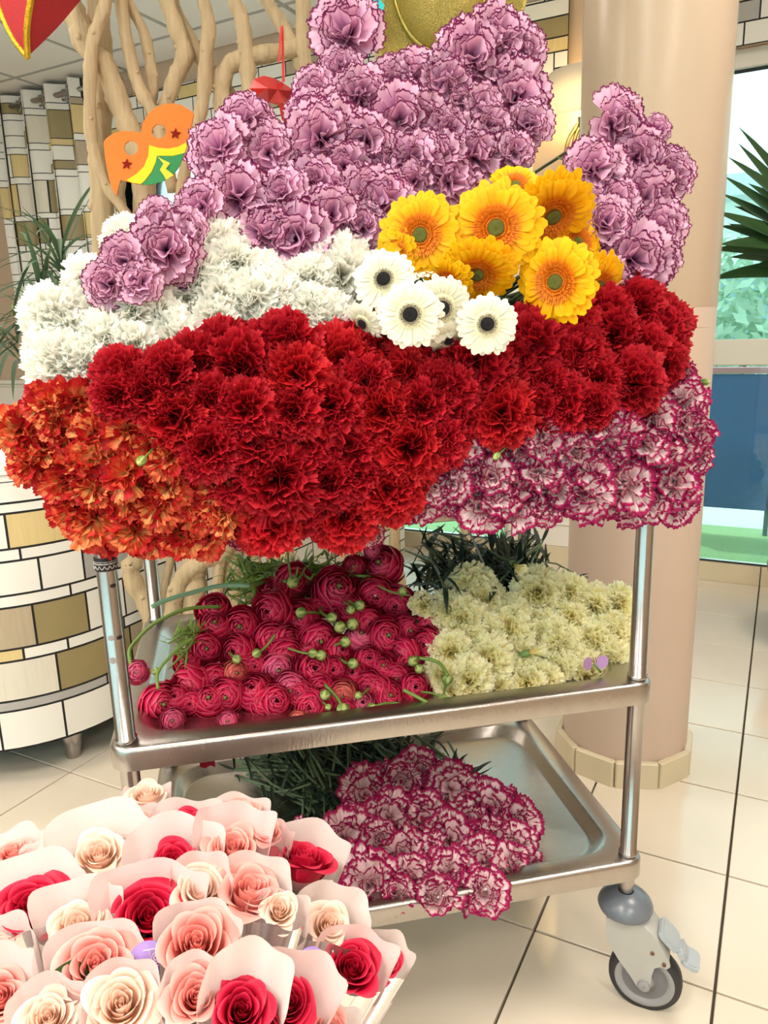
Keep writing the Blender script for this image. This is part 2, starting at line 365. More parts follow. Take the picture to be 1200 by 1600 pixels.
# ------------------------------------------------------------------ patterned cloth / laminate: each cell a patch of its own colour between black lines
m_pc = [mat('white print', (233, 229, 221), 0.5, noise=0.02, nscale=10), mat('pale streaked print', (218, 210, 194), 0.5, noise=0.10, nscale=16, stretch=(8, 8, 0.7)),
        mat('sand print', (214, 190, 134), 0.5, noise=0.12, nscale=16, stretch=(8, 8, 0.7)), mat('olive print', (150, 134, 92), 0.5, noise=0.08, nscale=16),
        mat('taupe print', (178, 160, 134), 0.5, noise=0.14, nscale=16, stretch=(8, 8, 0.7)), mat('grey print', (172, 168, 164), 0.5, noise=0.08, nscale=16), m_black]
def rows_pattern(L, H, rnd, tall=(0.07, 0.13), thin=(0.022, 0.036), wmul=1.0):
    cells = []; z = 0; k = 0
    prev = []
    while z < H:
        h = rnd.uniform(*(thin if k % 2 else tall)); h = min(h, H-z)
        x = -rnd.uniform(0, 0.1); 
        while x < L:
            wd = (rnd.uniform(0.07, 0.22) if k % 2 == 0 else rnd.uniform(0.10, 0.34))*wmul
            a, b = max(x, 0), min(x+wd, L)
            if b-a > 0.008:
                t = rnd.random()
                c = 0
                if k % 2 == 0: c = 0 if t < 0.55 else 1 if t < 0.66 else 2 if t < 0.76 else 3 if t < 0.90 else 4 if t < 0.97 else 5
                else: c = 0 if t < 0.80 else 4 if t < 0.88 else 5 if t < 0.94 else 2
                if k % 2 == 0 and rnd.random() < 0.3 and h > 0.08:
                    hh = h*rnd.uniform(0.35, 0.6); cells.append((a, b, z, z+hh, c)); cells.append((a, b, z+hh, z+h, 0))
                else: cells.append((a, b, z, z+h, c))
            x += wd
        z += h; k += 1
    return cells
def pattern_mesh(name, cells, L, H, fn, parent=None, lw=0.0045, step=0.012, smooth=True, gap=-0.001):
    """fn(s, z, off) -> point; cells lie 0.4 mm proud of the black ground"""
    mb = MB(); ns = max(2, int(L/step)); nz = max(1, int(H/0.06))
    mb.grid([[fn(L*i/ns, H*j/nz, gap) for j in range(nz+1)] for i in range(ns+1)], 6)
    for a, b, z0, z1, c in cells:
        a += lw/2; b -= lw/2; z0 += lw/2; z1 -= lw/2
        if b-a < 0.003 or z1-z0 < 0.003: continue
        n = max(1, int((b-a)/step)); m2 = max(1, int((z1-z0)/0.06)); mb.grid([[fn(a+(b-a)*i/n, z0+(z1-z0)*j/m2, 0.0006) for j in range(m2+1)] for i in range(n+1)], c)
    return mb.build(name, m_pc, parent, smooth=smooth)

# ------------------------------------------------------------------ curved counter
RC = 0.34; UC = -1.505; VC = 1.30; LC = 1.9
def counter_path(s):
    """s=0 far left of the round front end, runs round the corner, then straight along the side; returns (u,v),(normal)"""
    L1 = 0.5; L2 = L1+RC*math.pi/2
    if s < L1: return (UC-RC-L1+s, VC-RC+0.0), (0, -1)
    if s < L2:
        a = (s-L1)/RC; return (UC-RC+RC*math.sin(a), VC-RC*math.cos(a)), (math.sin(a), -math.cos(a))
    return (UC, VC+(s-L2)), (1, 0)
LT = 0.5+RC*math.pi/2+1.75
ctr = empty('counter', room(UC-RC, VC, 0), label='curved white counter printed with black lines and sand and olive blocks', cat='counter')
def cfn(s, z, off):
    (u, v), n_ = counter_path(s); lean = 0.0
    P = room(u+n_[0]*(off+lean), v+n_[1]*(off+lean), 0.11+z); return P - room(UC-RC, VC, 0)
rr = random.Random(12)
ccells = []
# courses seen in the photograph, from the bottom up (height, verticals, colours) repeated round the curve
HCN = 0.665
ccells = rows_pattern(LT, HCN, rr, tall=(0.075, 0.13), thin=(0.024, 0.034))
pattern_mesh('printed_panel', ccells, LT, HCN, cfn, ctr, lw=0.0055, step=0.03)
q = MB(); q2 = MB()
N = 60; ring = [counter_path(LT*i/N)[0] for i in range(N+1)] + [(UC-1.1, VC+1.75), (UC-1.1, VC-RC)]
base = room(UC-RC, VC, 0)
q.prism([room(u, v, 0.792)-base for u, v in [(a+0.012*(1 if a > UC-0.5 else 0), b) for a, b in ring]], (0, 0, 0.02)); q.build('counter_top', mat('white counter top', (240, 236, 230), 0.25), ctr, smooth=False)
q2.prism([room(u*1.0-0.01, v+0.01, 0.10)-base for u, v in ring], (0, 0, 0.02)); q2.build('underside_board', m_black, ctr, smooth=False)
q = MB(); 
for i in range(N): pass
G = [[cfn(LT*i/N, z, 0.003) for z in (0.665, 0.69)] for i in range(N+1)]; q.grid(G); q.build('top_band', m_pc[0], ctr)
for u, v in ((UC-0.10, VC-0.08), (UC-0.10, VC+1.2), (UC-0.55, VC-RC+0.08)):
    q = MB(); q.lathe([(0.016, 0.0), (0.018, 0.003), (0.034, 0.10), (0.034, 0.105)], 20, room(u, v, 0)-base); q.build('leg', m_steelp, ctr)
# papers lying on the counter
e = on_z(10, 705, 0.82)
for k, (dx, dy, a, c) in enumerate(((0.0, 0.0, 0.3, (246, 238, 226)), (0.05, 0.13, -0.1, (238, 196, 170)))):
    q = MB(); q.bbox((0, 0, 0), (0.09, 0.065, 0.004), b=0.002); o = q.build('paper_stack', mat('paper %d' % k, c, 0.7), smooth=False)
    o.location = (e[0]-0.05+dx, e[1]+dy, 0.816+0.0); o.rotation_euler = (0, 0, a)
    tag(o, ['white paper stack lying on the curved counter top', 'peach paper stack lying behind the white one on the counter'][k], 'paper')

# ------------------------------------------------------------------ curtain, pelmets
def curtain(name, u0, u1, z0, z1, nf, amp, lab, seed, vv=VW-0.12):
    L = (u1-u0)*1.3; rnd = random.Random(seed)
    e = empty(name, room((u0+u1)/2, vv, z0), label=lab, cat='curtain'); b = room((u0+u1)/2, vv, z0)
    def fn(s, z, off):
        t = s/L; ph = 2*math.pi*nf*t; k = 0.75+0.25*(z/(z1-z0)); 
        return room(u0+(u1-u0)*t+0.02*math.sin(2*ph), vv+amp*k*math.sin(ph)+0.01*math.sin(3.1*ph+z*2)-off, z0+z)-b
    cells = rows_pattern(L, z1-z0, rnd, tall=(0.12, 0.19), thin=(0.03, 0.045), wmul=1.3)
    pattern_mesh('curtain_cloth', cells, L, z1-z0, fn, e, lw=0.0048, step=0.008, gap=-0.003)
    q = MB(); q.tube([room(u0-0.1, vv, z1-0.06)-b, room(u1+0.3, vv, z1-0.06)-b], 0.014, 12); q.build('rod', mat('pewter rod', (150, 144, 138), 0.35, 0.8), e)
    for i in range(nf*2):
        t = (i+0.5)/(nf*2)*1.0; u = u0+(u1-u0)*(i+0.0)/(nf*2)+0.03
        q = MB(); G = []
        for a in range(25):
            A = 2*math.pi*a/24; G.append([room(u, vv, z1-0.06)-b + (TV*math.cos(A)*0.0+TU*math.cos(A)+ZZ*math.sin(A))*(0.026+0.007*math.cos(B)) + TV*0.005*math.sin(B)-TV*(amp*0.5*(1 if i % 2 else -1)) for B in [2*math.pi*c/8 for c in range(9)]])
        q.grid(G); q.build('grommet', mat('pewter rod', (150, 144, 138), 0.35, 0.8), e)
    return e
curtain('curtain', -4.34, -3.56, 0.04, 2.51, 4, 0.042, 'tall patterned curtain on grommets hanging beside the driftwood', 3)
def pelmet(name, u0, u1, z0, z1, lab, seed):
    L = u1-u0; rnd = random.Random(seed); b = room((u0+u1)/2, VW-0.04, z0)
    def fn(s, z, off): return room(u0+s, VW-0.035-off-0.003*math.sin(s*9), z0+z)-b
    o = pattern_mesh(name, rows_pattern(L, z1-z0, rnd, tall=(0.07, 0.11), thin=(0.05, 0.07)), L, z1-z0, fn, None, lw=0.006, step=0.03, gap=-0.002)
    o.location = Vector(b); tag(o, lab, 'curtain'); return o
pelmet('window_valance', -3.52, -0.885, 2.10, 2.40, 'short patterned valance above the window behind driftwood and lilac carnations', 5)
pelmet('window_valance', -0.40, 1.3, 2.09, 2.40, 'short patterned valance above the window right of the column', 8)

# ------------------------------------------------------------------ column
cc = np.array([0.603, 1.768]); RCOL = 0.152
q = MB(); q.lathe([(RCOL, 0), (RCOL, HC+0.05)], 64, (cc[0], cc[1], 0)); colo = q.build('column', m_col); tag(colo, kind='structure')
q = MB(); q.lathe([(RCOL+0.0012, 1.12), (RCOL+0.0018, 1.122), (RCOL+0.0014, 1.6), (RCOL+0.002, 2.1), (RCOL+0.0014, HC)], 64, (cc[0], cc[1], 0)); q.build('film_wrap', m_film, colo)
nt_ = 10
for i in range(nt_):
    a = 2*math.pi*(i+0.32)/nt_; c_ = np.array([cc[0]+math.cos(a)*0.156, cc[1]+math.sin(a)*0.156, 0.036])
    A = (np.array([-math.sin(a), math.cos(a), 0]), np.array([math.cos(a), math.sin(a), 0]), ZZ)
    q = MB(); q.bbox(c_, (0.0495, 0.0085, 0.036), A, b=0.003); q.build('tile', m_skirt, colo, smooth=False)

# ------------------------------------------------------------------ wall sconce
sx = room(-0.79, VW, 0)
sco = empty('wall_sconce', sx+ZZ*1.9, label='wall sconce with curved white shade band and glass prongs, left of the column', cat='lamp')
b = sx+ZZ*1.9
q = MB(); G = []
for i in range(25):
    a = math.pi*i/24
    G.append([TU*math.cos(a)*r_ - TV*math.sin(a)*r_*0.9 + ZZ*z for r_, z in ((0.185, 0.03), (0.185, 0.20), (0.178, 0.20), (0.178, 0.03), (0.185, 0.03))])
q.grid(G); q.build('shade', mat('white shade', (246, 243, 236), 0.6, trans=0.4), sco)
q = MB(); q.bbox(-TV*0.06+ZZ*0.10-ZZ*0.10, (0.03, 0.05, 0.02), RA); q.build('bracket', mat('brass', (190, 160, 100), 0.35, 0.9), sco)
for k in range(6):
    x = -0.06+0.024*k
    q = MB(); q.tube(smooth_path([TU*x*0.4-TV*0.10+ZZ*0.0, TU*x-TV*0.13-ZZ*0.07, TU*x*1.2-TV*0.12-ZZ*0.15, TU*x-TV*0.12-ZZ*0.22], 5), [0.006, 0.008, 0.009]+[0.008]*10+[0.006, 0.004, 0.002], 8); q.build('glass_prong', glass('clear glass rod', (240, 236, 214)), sco)
q = MB(); q.lathe([(0.001, -0.03), (0.018, -0.022), (0.022, 0), (0.014, 0.025), (0.008, 0.04)], 14, -TV*0.08+ZZ*0.09); q.build('bulb', mat('warm bulb', (255, 214, 130), 0.5, emis=8), sco)
pl = bpy.data.lights.new('sconce_lamp', 'POINT'); pl.energy = 7; pl.color = (1.0, 0.72, 0.30); pl.shadow_soft_size = 0.03
po = bpy.data.objects.new('sconce_lamp', pl); COL.objects.link(po); po.location = Vector(room(-0.79, VW-0.10, 1.96))

# ------------------------------------------------------------------ outside
q = MB(); q.box(room(0, 9, -0.05), (12, 5.4, 0.04), RA); o = q.build('ground_outside', mat('pale paving', (214, 224, 214), 0.8, noise=0.06, nscale=3), smooth=False); tag(o, kind='structure')
q = MB(); q.box(room(0, 3.62+0.42, -0.01), (4.5, 0.42, 0.012), RA); o = q.build('turf', mat('green turf', (158, 184, 128), 0.9, noise=0.25, nscale=90, bump=1, bscale=300), smooth=False); tag(o, 'strip of green artificial turf lying outside the window', 'turf', kind='stuff')
e = empty('privacy_screen', room(0.8, 4.3, 0), label='dark blue fabric screen with pink top rail standing outside the right window', cat='screen')
m_blue = mat('dark blue mesh fabric', (84, 116, 172), 0.8, noise=0.12, nscale=8, bump=0.4, bscale=90)
for k in range(5):
    q = MB(); q.bbox(room(-1.45+0.42*k, 0, 0.49), (0.205, 0.012, 0.35), RA, b=0.004); q.build('panel', m_blue, e, smooth=False)
q = MB(); q.bbox(room(-0.6, 0, 0.86), (1.1, 0.02, 0.016), RA); q.build('rail', mat('pink rail', (226, 150, 160), 0.5), e, smooth=False)
for k in range(6):
    q = MB(); q.bbox(room(-1.66+0.42*k, 0.02, 0.43), (0.012, 0.012, 0.43), RA); q.build('post', mat('grey post', (120, 130, 140), 0.5), e, smooth=False)
# pale building far behind
e = empty('building', room(1.5, 11, 0), label='low pale building with grey roof edge far outside the window', cat='building')
q = MB(); q.box(room(0, 0, 1.3), (5, 0.2, 1.3), RA); q.build('wall', mat('pale render', (226, 232, 226), 0.8), e, smooth=False)
q = MB(); q.box(room(0, -0.2, 2.7), (5.2, 0.5, 0.12), RA); q.build('roof', mat('roof', (190, 200, 200), 0.8), e, smooth=False)
for k in range(5):
    q = MB(); q.box(room(-3.6+1.7*k, -0.22, 1.3), (0.4, 0.03, 0.5), RA); q.build('window', mat('far glass', (130, 160, 170), 0.2), e, smooth=False)
def leafcloud(mb, c, rad, n, size, rnd):
    for _ in range(n):
        d = np.array([rnd.gauss(0, 1) for _ in range(3)]); d /= np.linalg.norm(d); p = np.array(c)+d*np.array(rad)*rnd.random()**0.33
        a = np.array([rnd.gauss(0, 1) for _ in range(3)]); a /= np.linalg.norm(a); b_ = np.cross(a, d); b_ /= np.linalg.norm(b_)+1e-9
        s = size*rnd.uniform(0.6, 1.3); mb.add([p-a*s, p+b_*s*0.4, p+a*s, p-b_*s*0.4], [(0, 1, 2, 3)])
m_bush = mat('pale green foliage', (184, 208, 184), 0.7, noise=0.3, nscale=5, trans=0.3)
for k, (u, v, z, r_) in enumerate(((-0.35, 6.0, 0.85, (0.7, 0.6, 0.9)), (1.0, 7.2, 0.7, (0.8, 0.7, 0.7)), (-2.4, 6.6, 1.0, (1.0, 0.6, 1.0)))):
    e = empty('bush', room(u, v, 0), label=['tall pale green bush outside just right of the column', 'low pale green bush outside behind the blue screen', 'pale green bush outside the window behind the driftwood'][k], cat='bush')
    q = MB(); leafcloud(q, (0, 0, z), r_, 2600, 0.06, R); o = q.build('foliage', m_bush, e, smooth=False); tag(o, kind='stuff')
    q = MB()
    for j in range(4): q.tube([(0.05*j-0.1, 0, 0), (0.12*(j-1.5), 0.05*j, z)], 0.02, 6)
    q.build('trunk', mat('bark', (110, 90, 70), 0.9), e)
# big-leaved plant right of the column, near the window
m_leaf2 = mat('broad dark leaf', (52, 84, 46), 0.4, noise=0.3, nscale=5, stretch=(1, 12, 1), trans=0.2)
pp = on_y(1345, 430, 2.35)
e = empty('broad_leaf_plant', (pp[0], pp[1], 0), label='broad-leaved green pot plant in front of the window at the right', cat='plant')
q = MB(); q.lathe([(0.001, 0.02), (0.13, 0.02), (0.17, 0.30), (0.18, 0.30), (0.175, 0.27), (0.001, 0.27)], 28); q.build('pot', mat('grey pot', (120, 116, 110), 0.6), e)
q = MB(); q.tube([(0, 0, 0.25), (0.02, 0, 0.8), (0, 0, pp[2])], [0.018, 0.015, 0.012], 8); q.build('stem', m_green, e)
def blade(P0, d, L, W, up, droop, n=10, fold=0.25):
    d = np.array(d, float); d /= np.linalg.norm(d); up = np.array(up, float); s = np.cross(d, up); s /= np.linalg.norm(s)+1e-9; nrm = np.cross(s, d)
    G = []; P = np.array(P0, float); dirn = d.copy()
    for i in range(n+1):
        t = i/n; w_ = W*math.sin(math.pi*min(1, 0.08+t*0.92))**0.7*(1-0.35*t)
        if i == n: w_ = 0.0006
        nn = np.cross(s, dirn)
        G.append([P - s*w_+nn*w_*fold, P, P+s*w_+nn*w_*fold]); P = P+dirn*L/n; dirn = dirn-ZZ*droop/n; dirn /= np.linalg.norm(dirn)
    return G
for (tx, ty_, L, Wd, dr) in ((1150, 250, 0.5, 0.034, 0.1), (1170, 205, 0.55, 0.03, 0.2), (1128, 330, 0.5, 0.032, 0.1), (1125, 385, 0.5, 0.036, 0.3), (1140, 300, 0.45, 0.03, 0.2), (1150, 350, 0.4, 0.034, 0.2), (1120, 420, 0.45, 0.03, 0.5), (1160, 430, 0.4, 0.034, 0.6), (1240, 180, 0.4, 0.036, 0.3), (1146, 275, 0.5, 0.034, 0.2), (1160, 320, 0.5, 0.036, 0.3), (1138, 345, 0.5, 0.034, 0.3), (1165, 232, 0.5, 0.034, 0.1), (1150, 400, 0.45, 0.036, 0.4), (1180, 290, 0.4, 0.038, 0.2), (1175, 370, 0.4, 0.038, 0.4), (1185, 415, 0.4, 0.034, 0.5), (1380, 250, 0.4, 0.04, 0.4), (1400, 380, 0.4, 0.04, 0.5), (1135, 365, 0.48, 0.03, 0.4)):
    T = on_y(tx, ty_, 2.35+R.uniform(-0.15, 0.1))-np.array([pp[0], pp[1], 0]); S = np.array([0, 0, pp[2]+R.uniform(-0.06, 0.03)])
    q = MB(); q.grid(blade(S, T-S+ZZ*dr*0.15, np.linalg.norm(T-S)*1.05, Wd*1.5, -FW*0.8+ZZ*0.5+RT*0.2, dr)); q.build('leaf', m_leaf2, e)
# feathery dracaena on the left, standing on the counter
pp = on_y(95, 560, 2.25); pz = 0.813
e = empty('narrow_leaf_plant', (pp[0], pp[1], pz), label='narrow-leaved green palm on the counter in front of the curtain', cat='plant')
q = MB(); q.lathe([(0.001, 0.0), (0.05, 0.0), (0.065, 0.10), (0.068, 0.10), (0.062, 0.085), (0.001, 0.085)], 24); q.build('pot', mat('grey pot', (120, 116, 110), 0.6), e)
for (dx, h_) in ((-0.03, 0.47), (-0.12, 0.38), (0.04, 0.53)):
    q = MB(); q.tube([(0, 0, 0.07), (dx*0.6, 0, h_*0.6), (dx, 0, h_)], [0.006, 0.005, 0.004], 6); q.build('stem', m_green, e)
    q = MB()
    for k in range(34):
        a = R.uniform(0, 2*math.pi); el = R.uniform(-0.3, 1.2); d = (math.cos(a)*math.cos(el), math.sin(a)*math.cos(el)*0.7, math.sin(el))
        q.grid(blade((dx, 0, h_-R.uniform(0, 0.16)), d, R.uniform(0.16, 0.30), 0.008, (0, 0, 1.01), R.uniform(0.6, 1.8), 7))
    o = q.build('leaves', mat('thin dark leaf', (76, 102, 72), 0.5, noise=0.2, nscale=10, trans=0.2), e); tag(o, kind='stuff')

# ------------------------------------------------------------------ driftwood screen
BR = [
 [(165, -60, 20), (165, 0, 18), (158, 28, 18), (145, 66, 18), (141, 127, 17), (141, 190, 17), (147, 237, 17), (163, 285, 15), (185, 317, 14), (215, 360, 13), (240, 420, 12)],
 [(90, -60, 34), (106, 0, 33), (124, 40, 33), (137, 75, 32), (168, 112, 31), (186, 160, 31), (202, 203, 30), (222, 262, 32), (226, 330, 33), (222, 400, 30), (232, 620, 28), (214, 860, 24), (204, 880, 24), (210, 912, 25), (228, 945, 24), (236, 985, 22), (228, 1080, 24), (232, 1203, 26)],
 [(146, -60, 26), (150, 0, 28), (160, 95, 30), (157, 190, 31), (157, 253, 31), (160, 330, 31), (170, 480, 32), (200, 700, 30)],
 [(180, -60, 16), (189, 0, 17), (198, 63, 17), (214, 127, 18), (233, 165, 18), (250, 205, 17), (270, 300, 15)],
 [(188, -40, 13), (198, 0, 14), (223, 47, 15), (234, 95, 15), (238, 127, 18), (237, 158, 14), (232, 200, 12)],
 [(250, -60, 22), (261, 0, 23), (277, 47, 24), (289, 86, 24), (272, 127, 22), (261, 158, 20), (250, 185, 18), (205, 215, 14), (170, 232, 12)],
 [(262, -40, 16), (272, 10, 18), (303, 76, 22), (334, 117, 22), (363, 158, 22), (385, 195, 20), (420, 300, 20)],
 [(314, -60, 17), (318, 0, 17), (326, 41, 20), (321, 95, 19), (317, 158, 19), (304, 206, 18), (292, 253, 18), (284, 300, 17), (280, 345, 16), (290, 500, 22), (365, 700, 26), (354, 850, 25), (317, 876, 24), (287, 900, 24), (273, 932, 24), (270, 965, 22), (262, 1100, 24), (262, 1196, 26)],
 [(360, -60, 17), (366, 0, 18), (377, 32, 20), (385, 79, 22), (388, 127, 21), (390, 170, 20), (395, 300, 20)],
 [(386, 50, 12), (382, 24, 9), (381, 8, 4)],
 [(405, -50, 17), (417, 0, 18), (438, 34, 18), (462, 79, 19), (474, 110, 18), (500, 160, 18)],
 [(500, 60, 20), (461, 76, 22), (417, 84, 24), (379, 92, 25), (354, 108, 25), (346, 142, 24), (350, 190, 25), (355, 400, 26), (300, 650, 30), (303, 867, 31), (305, 911, 32), (301, 950, 33), (300, 1080, 30), (310, 1195, 34)],
 [(474, -50, 20), (474, 0, 20), (473, 63, 20), (480, 130, 20), (490, 300, 20)],
 [(592, -40, 16), (592, 40, 16), (595, 125, 15), (600, 300, 16), (560, 620, 20), (550, 835, 20), (543, 862, 19), (535, 950, 20), (530, 1150, 22)],
 [(268, 760, 12), (267, 865, 12), (259, 911, 11), (256, 960, 12)],
 [(360, 780, 14), (347, 862, 15), (340, 905, 15), (338, 1000, 16)],
 [(372, 760, 24), (366, 862, 25), (363, 897, 25), (365, 1180, 26)],
 [(375, 800, 12), (389, 853, 13), (402, 882, 13), (410, 960, 14)],
 [(428, 760, 20), (427, 832, 21), (430, 870, 22), (430, 1190, 24)],
 [(449, 760, 18), (448, 832, 19), (449, 870, 20), (455, 1190, 22)],
 [(586, 760, 20), (587, 830, 22), (589, 880, 22), (590, 1190, 22)],
 [(616, 760, 13), (617, 823, 14), (616, 880, 14), (628, 930, 14), (625, 1190, 16)],
 [(705, 760, 10), (723, 822, 11), (735, 848, 11), (760, 900, 12), (770, 1080, 14)],
 [(190, 270, 15), (187, 300, 15), (192, 345, 15)],
 [(560, -40, 15), (575, 30, 16), (650, 110, 12), (700, 150, 10)],
]
dw = empty('driftwood_screen', (-0.3, 1.78, 0), label='tall screen of bleached driftwood branches standing behind the steel trolley', cat='driftwood screen')
for k, br in enumerate(BR):
    Y = 1.78 + [0, 0.05, 0.08, 0.04, 0.07, 0.06, 0.09, 0.0, 0.05, 0.05, 0.07, 0.1][k % 12]
    if k in (1, 7, 11): Y = 1.80+0.02*(k % 3)
    P = []; rad = []
    for x, y, w_ in br:
        p = on_y(x, y, Y); P.append(p-np.array([-0.3, 1.78, 0])); rad.append(w_*depth(p)/F/2*1.12)
    S = smooth_path(P, 6); rs = np.interp(np.linspace(0, 1, len(S)), np.linspace(0, 1, len(rad)), rad)
    rr2 = random.Random(k); ph = rr2.random()*6
    rs = [r_*(1+0.06*math.sin(i*0.9+ph)+rr2.uniform(-0.03, 0.03)) for i, r_ in enumerate(rs)]
    for i in range(5, len(rs)-3, 17):
        rs[i] *= 1.13
    q = MB(); q.tube(S, rs, 14, noise=0.16, rnd=rr2)
    # broken-off knots
    for i in range(4, len(S)-4, 13):
        a = rr2.uniform(0, 6.28); d = np.array([math.cos(a), -abs(math.sin(a)), 0.3]); q.tube([S[i], S[i]+d*rs[i]*1.05, S[i]+d*rs[i]*1.22], [rs[i]*0.5, rs[i]*0.3, rs[i]*0.12], 6)
    q.build('branch', m_wood, dw)

# ------------------------------------------------------------------ hung decorations
def flat_pts(px, Y): return [on_y(x, y, Y) for x, y in px]
YM = 1.60
ms = empty('paper_mask', on_y(230, 225, YM), label='orange foam eye mask with yellow and green trim tied on driftwood', cat='mask')
mb0 = on_y(230, 225, YM)
def mk(x, y): return (120+x/6.0, 140+y/6.0)
outer = [mk(*p) for p in [(250, 490), (290, 445), (350, 405), (430, 385), (520, 390), (600, 405), (606, 370), (625, 300), (670, 225), (740, 165), (820, 135), (900, 128), (980, 145), (1050, 185), (1098, 225), (1075, 330), (1050, 480), (1010, 590), (960, 720), (890, 810), (800, 860), (700, 888), (600, 893), (500, 870), (410, 845), (385, 930), (370, 1000), (330, 930), (300, 830), (265, 650)]]
import mathutils
def holed(outer, holes, Y, thick, name, mt, parent, base):
    """flat sheet with round holes, extruded: bridged by the tessellator"""
    pol = [[Vector((x, y, 0)) for x, y in outer]]+[[Vector((x, y, 0)) for x, y in h] for h in holes]
    tri = mathutils.geometry.tessellate_polygon(pol); fl_ = [p for l in pol for p in l]
    A = [on_y(p.x, p.y, Y)-base for p in fl_]; n = len(A); th = np.array([0, thick, 0]); V = A+[a+th for a in A]
    Fc = [tuple(t) for t in tri]+[(t[2]+n, t[1]+n, t[0]+n) for t in tri]; k = 0
    for l in pol:
        for i in range(len(l)): a = k+i; b_ = k+(i+1) % len(l); Fc.append((a, b_, b_+n, a+n))
        k += len(l)
    q = MB(); q.add(V, Fc); return q.build(name, mt, parent, smooth=False)
def circ(cx, cy, r_, n=24, ey=1): return [(cx+r_*math.cos(2*math.pi*i/n), cy+r_*ey*math.sin(2*math.pi*i/n)) for i in range(n)]
m_or = mat('orange foam', (232, 122, 34), 0.7, bump=0.1, bscale=200)
holed(outer, [circ(*mk(508, 547), 11.2), circ(*mk(770, 390), 11.2)], YM, 0.004, 'mask_sheet', m_or, ms, mb0)
yl = [mk(*p) for p in [(465, 850), (560, 790), (630, 720), (670, 620), (678, 518), (760, 545), (860, 553), (950, 535), (1045, 485), (1010, 592), (900, 622), (750, 620), (740, 680), (700, 770), (640, 850), (600, 885), (520, 872)]]
holed(yl, [], YM-0.003, 0.003, 'yellow_trim', mat('yellow foam', (250, 222, 24), 0.7), ms, mb0)
gr = [mk(*p) for p in [(752, 622), (900, 626), (1008, 592), (960, 720), (890, 812), (800, 862), (700, 890), (604, 892), (650, 850), (705, 775), (742, 690)]]
holed(gr, [], YM-0.0045, 0.003, 'green_trim', mat('green foam', (52, 146, 84), 0.7), ms, mb0)
zz_ = [mk(*p) for p in [(756, 626), (805, 655), (876, 688), (835, 742), (908, 800), (838, 846), (812, 800), (778, 752), (812, 695)]]
holed(zz_, [], YM-0.0065, 0.003, 'lightning_bolt', mat('pale yellow foam', (244, 224, 60), 0.7), ms, mb0)
for cx, cy in (mk(465, 698), mk(922, 412)):
    st = [(cx+(8.6 if i % 2 == 0 else 3.6)*math.sin(math.pi*i/5+0.1), cy-(8.6 if i % 2 == 0 else 3.6)*math.cos(math.pi*i/5+0.1)) for i in range(10)]
    holed(st, [], YM-0.003, 0.003, 'glitter_star', mat('red glitter', (176, 30, 24), 0.3, 0.4, noise=0.5, nscale=900, bump=1, bscale=900), ms, mb0)
# orange tip of a second mask half hidden right
q = MB(); e0 = on_y(316, 216, 1.62)
holed([(308, 212), (330, 196), (345, 225), (325, 245), (312, 222)], [], 1.62, 0.004, 'foam_cutout', m_or, None, np.zeros(3))
tag(bpy.data.objects['foam_cutout'], 'orange foam tip peeking out behind the top-left lilac carnations', 'decoration')
# gold glitter hat, seen crown first
m_gold = mat('gold glitter', (206, 186, 104), 0.35, 0.55, noise=0.6, nscale=420, bump=1.0, bscale=500)
HY = 1.45; hc = on_y(688, -45, HY); hs = HY/F*1.02
ht = empty('glitter_hat', hc, label='gold glitter cowboy hat hanging above the lilac carnations', cat='hat')
G = []
for i in range(49):
    a = 2*math.pi*i/48; row = []
    for t in np.linspace(0, 1, 9):
        rx = (64+(118-64)*t)*hs; rz = (94+(150-94)*t)*hs
        row.append((rx*math.cos(a)*(1+0.05*math.sin(a)*t), 0.02-0.05*t*t*math.cos(a)**2*1.3, rz*math.sin(a)))
    G.append(row)
q = MB(); q.grid(G); q.build('brim', m_gold, ht)
q = MB(); q.tube([g[-1] for g in G], 0.0035, 8, cap=False); q.build('brim_edge', m_gold, ht)
G = []
for i in range(49):
    a = 2*math.pi*i/48; row = []
    for t in np.linspace(0, 1, 12):
        s_ = math.sqrt(max(0, 1-t**2.6)); rx = 64*hs*(1-0.18*t)*s_ if t > 0.0 else 64*hs; rz = 94*hs*(1-0.1*t)*s_
        y_ = 0.02-0.11*t + 0.03*math.exp(-(rx*math.cos(a)/0.02)**2)*t**2
        row.append((rx*math.cos(a), y_, rz*math.sin(a)))
    G.append(row)
q = MB(); q.grid(G); q.build('crown', m_gold, ht)
q = MB(); q.tube([(64.5*hs*math.cos(2*math.pi*i/48), 0.012, 94.5*hs*math.sin(2*math.pi*i/48)) for i in range(49)], 0.0045, 8, cap=False); q.build('hat_band', mat('gold cord', (180, 160, 84), 0.3, 0.7, noise=0.3, nscale=300), ht)
q = MB(); q.tube([(0, 0.02, 90*hs), (0.0, 0.03, 0.6)], 0.001, 5); q.build('hanging_cord', m_black, ht)
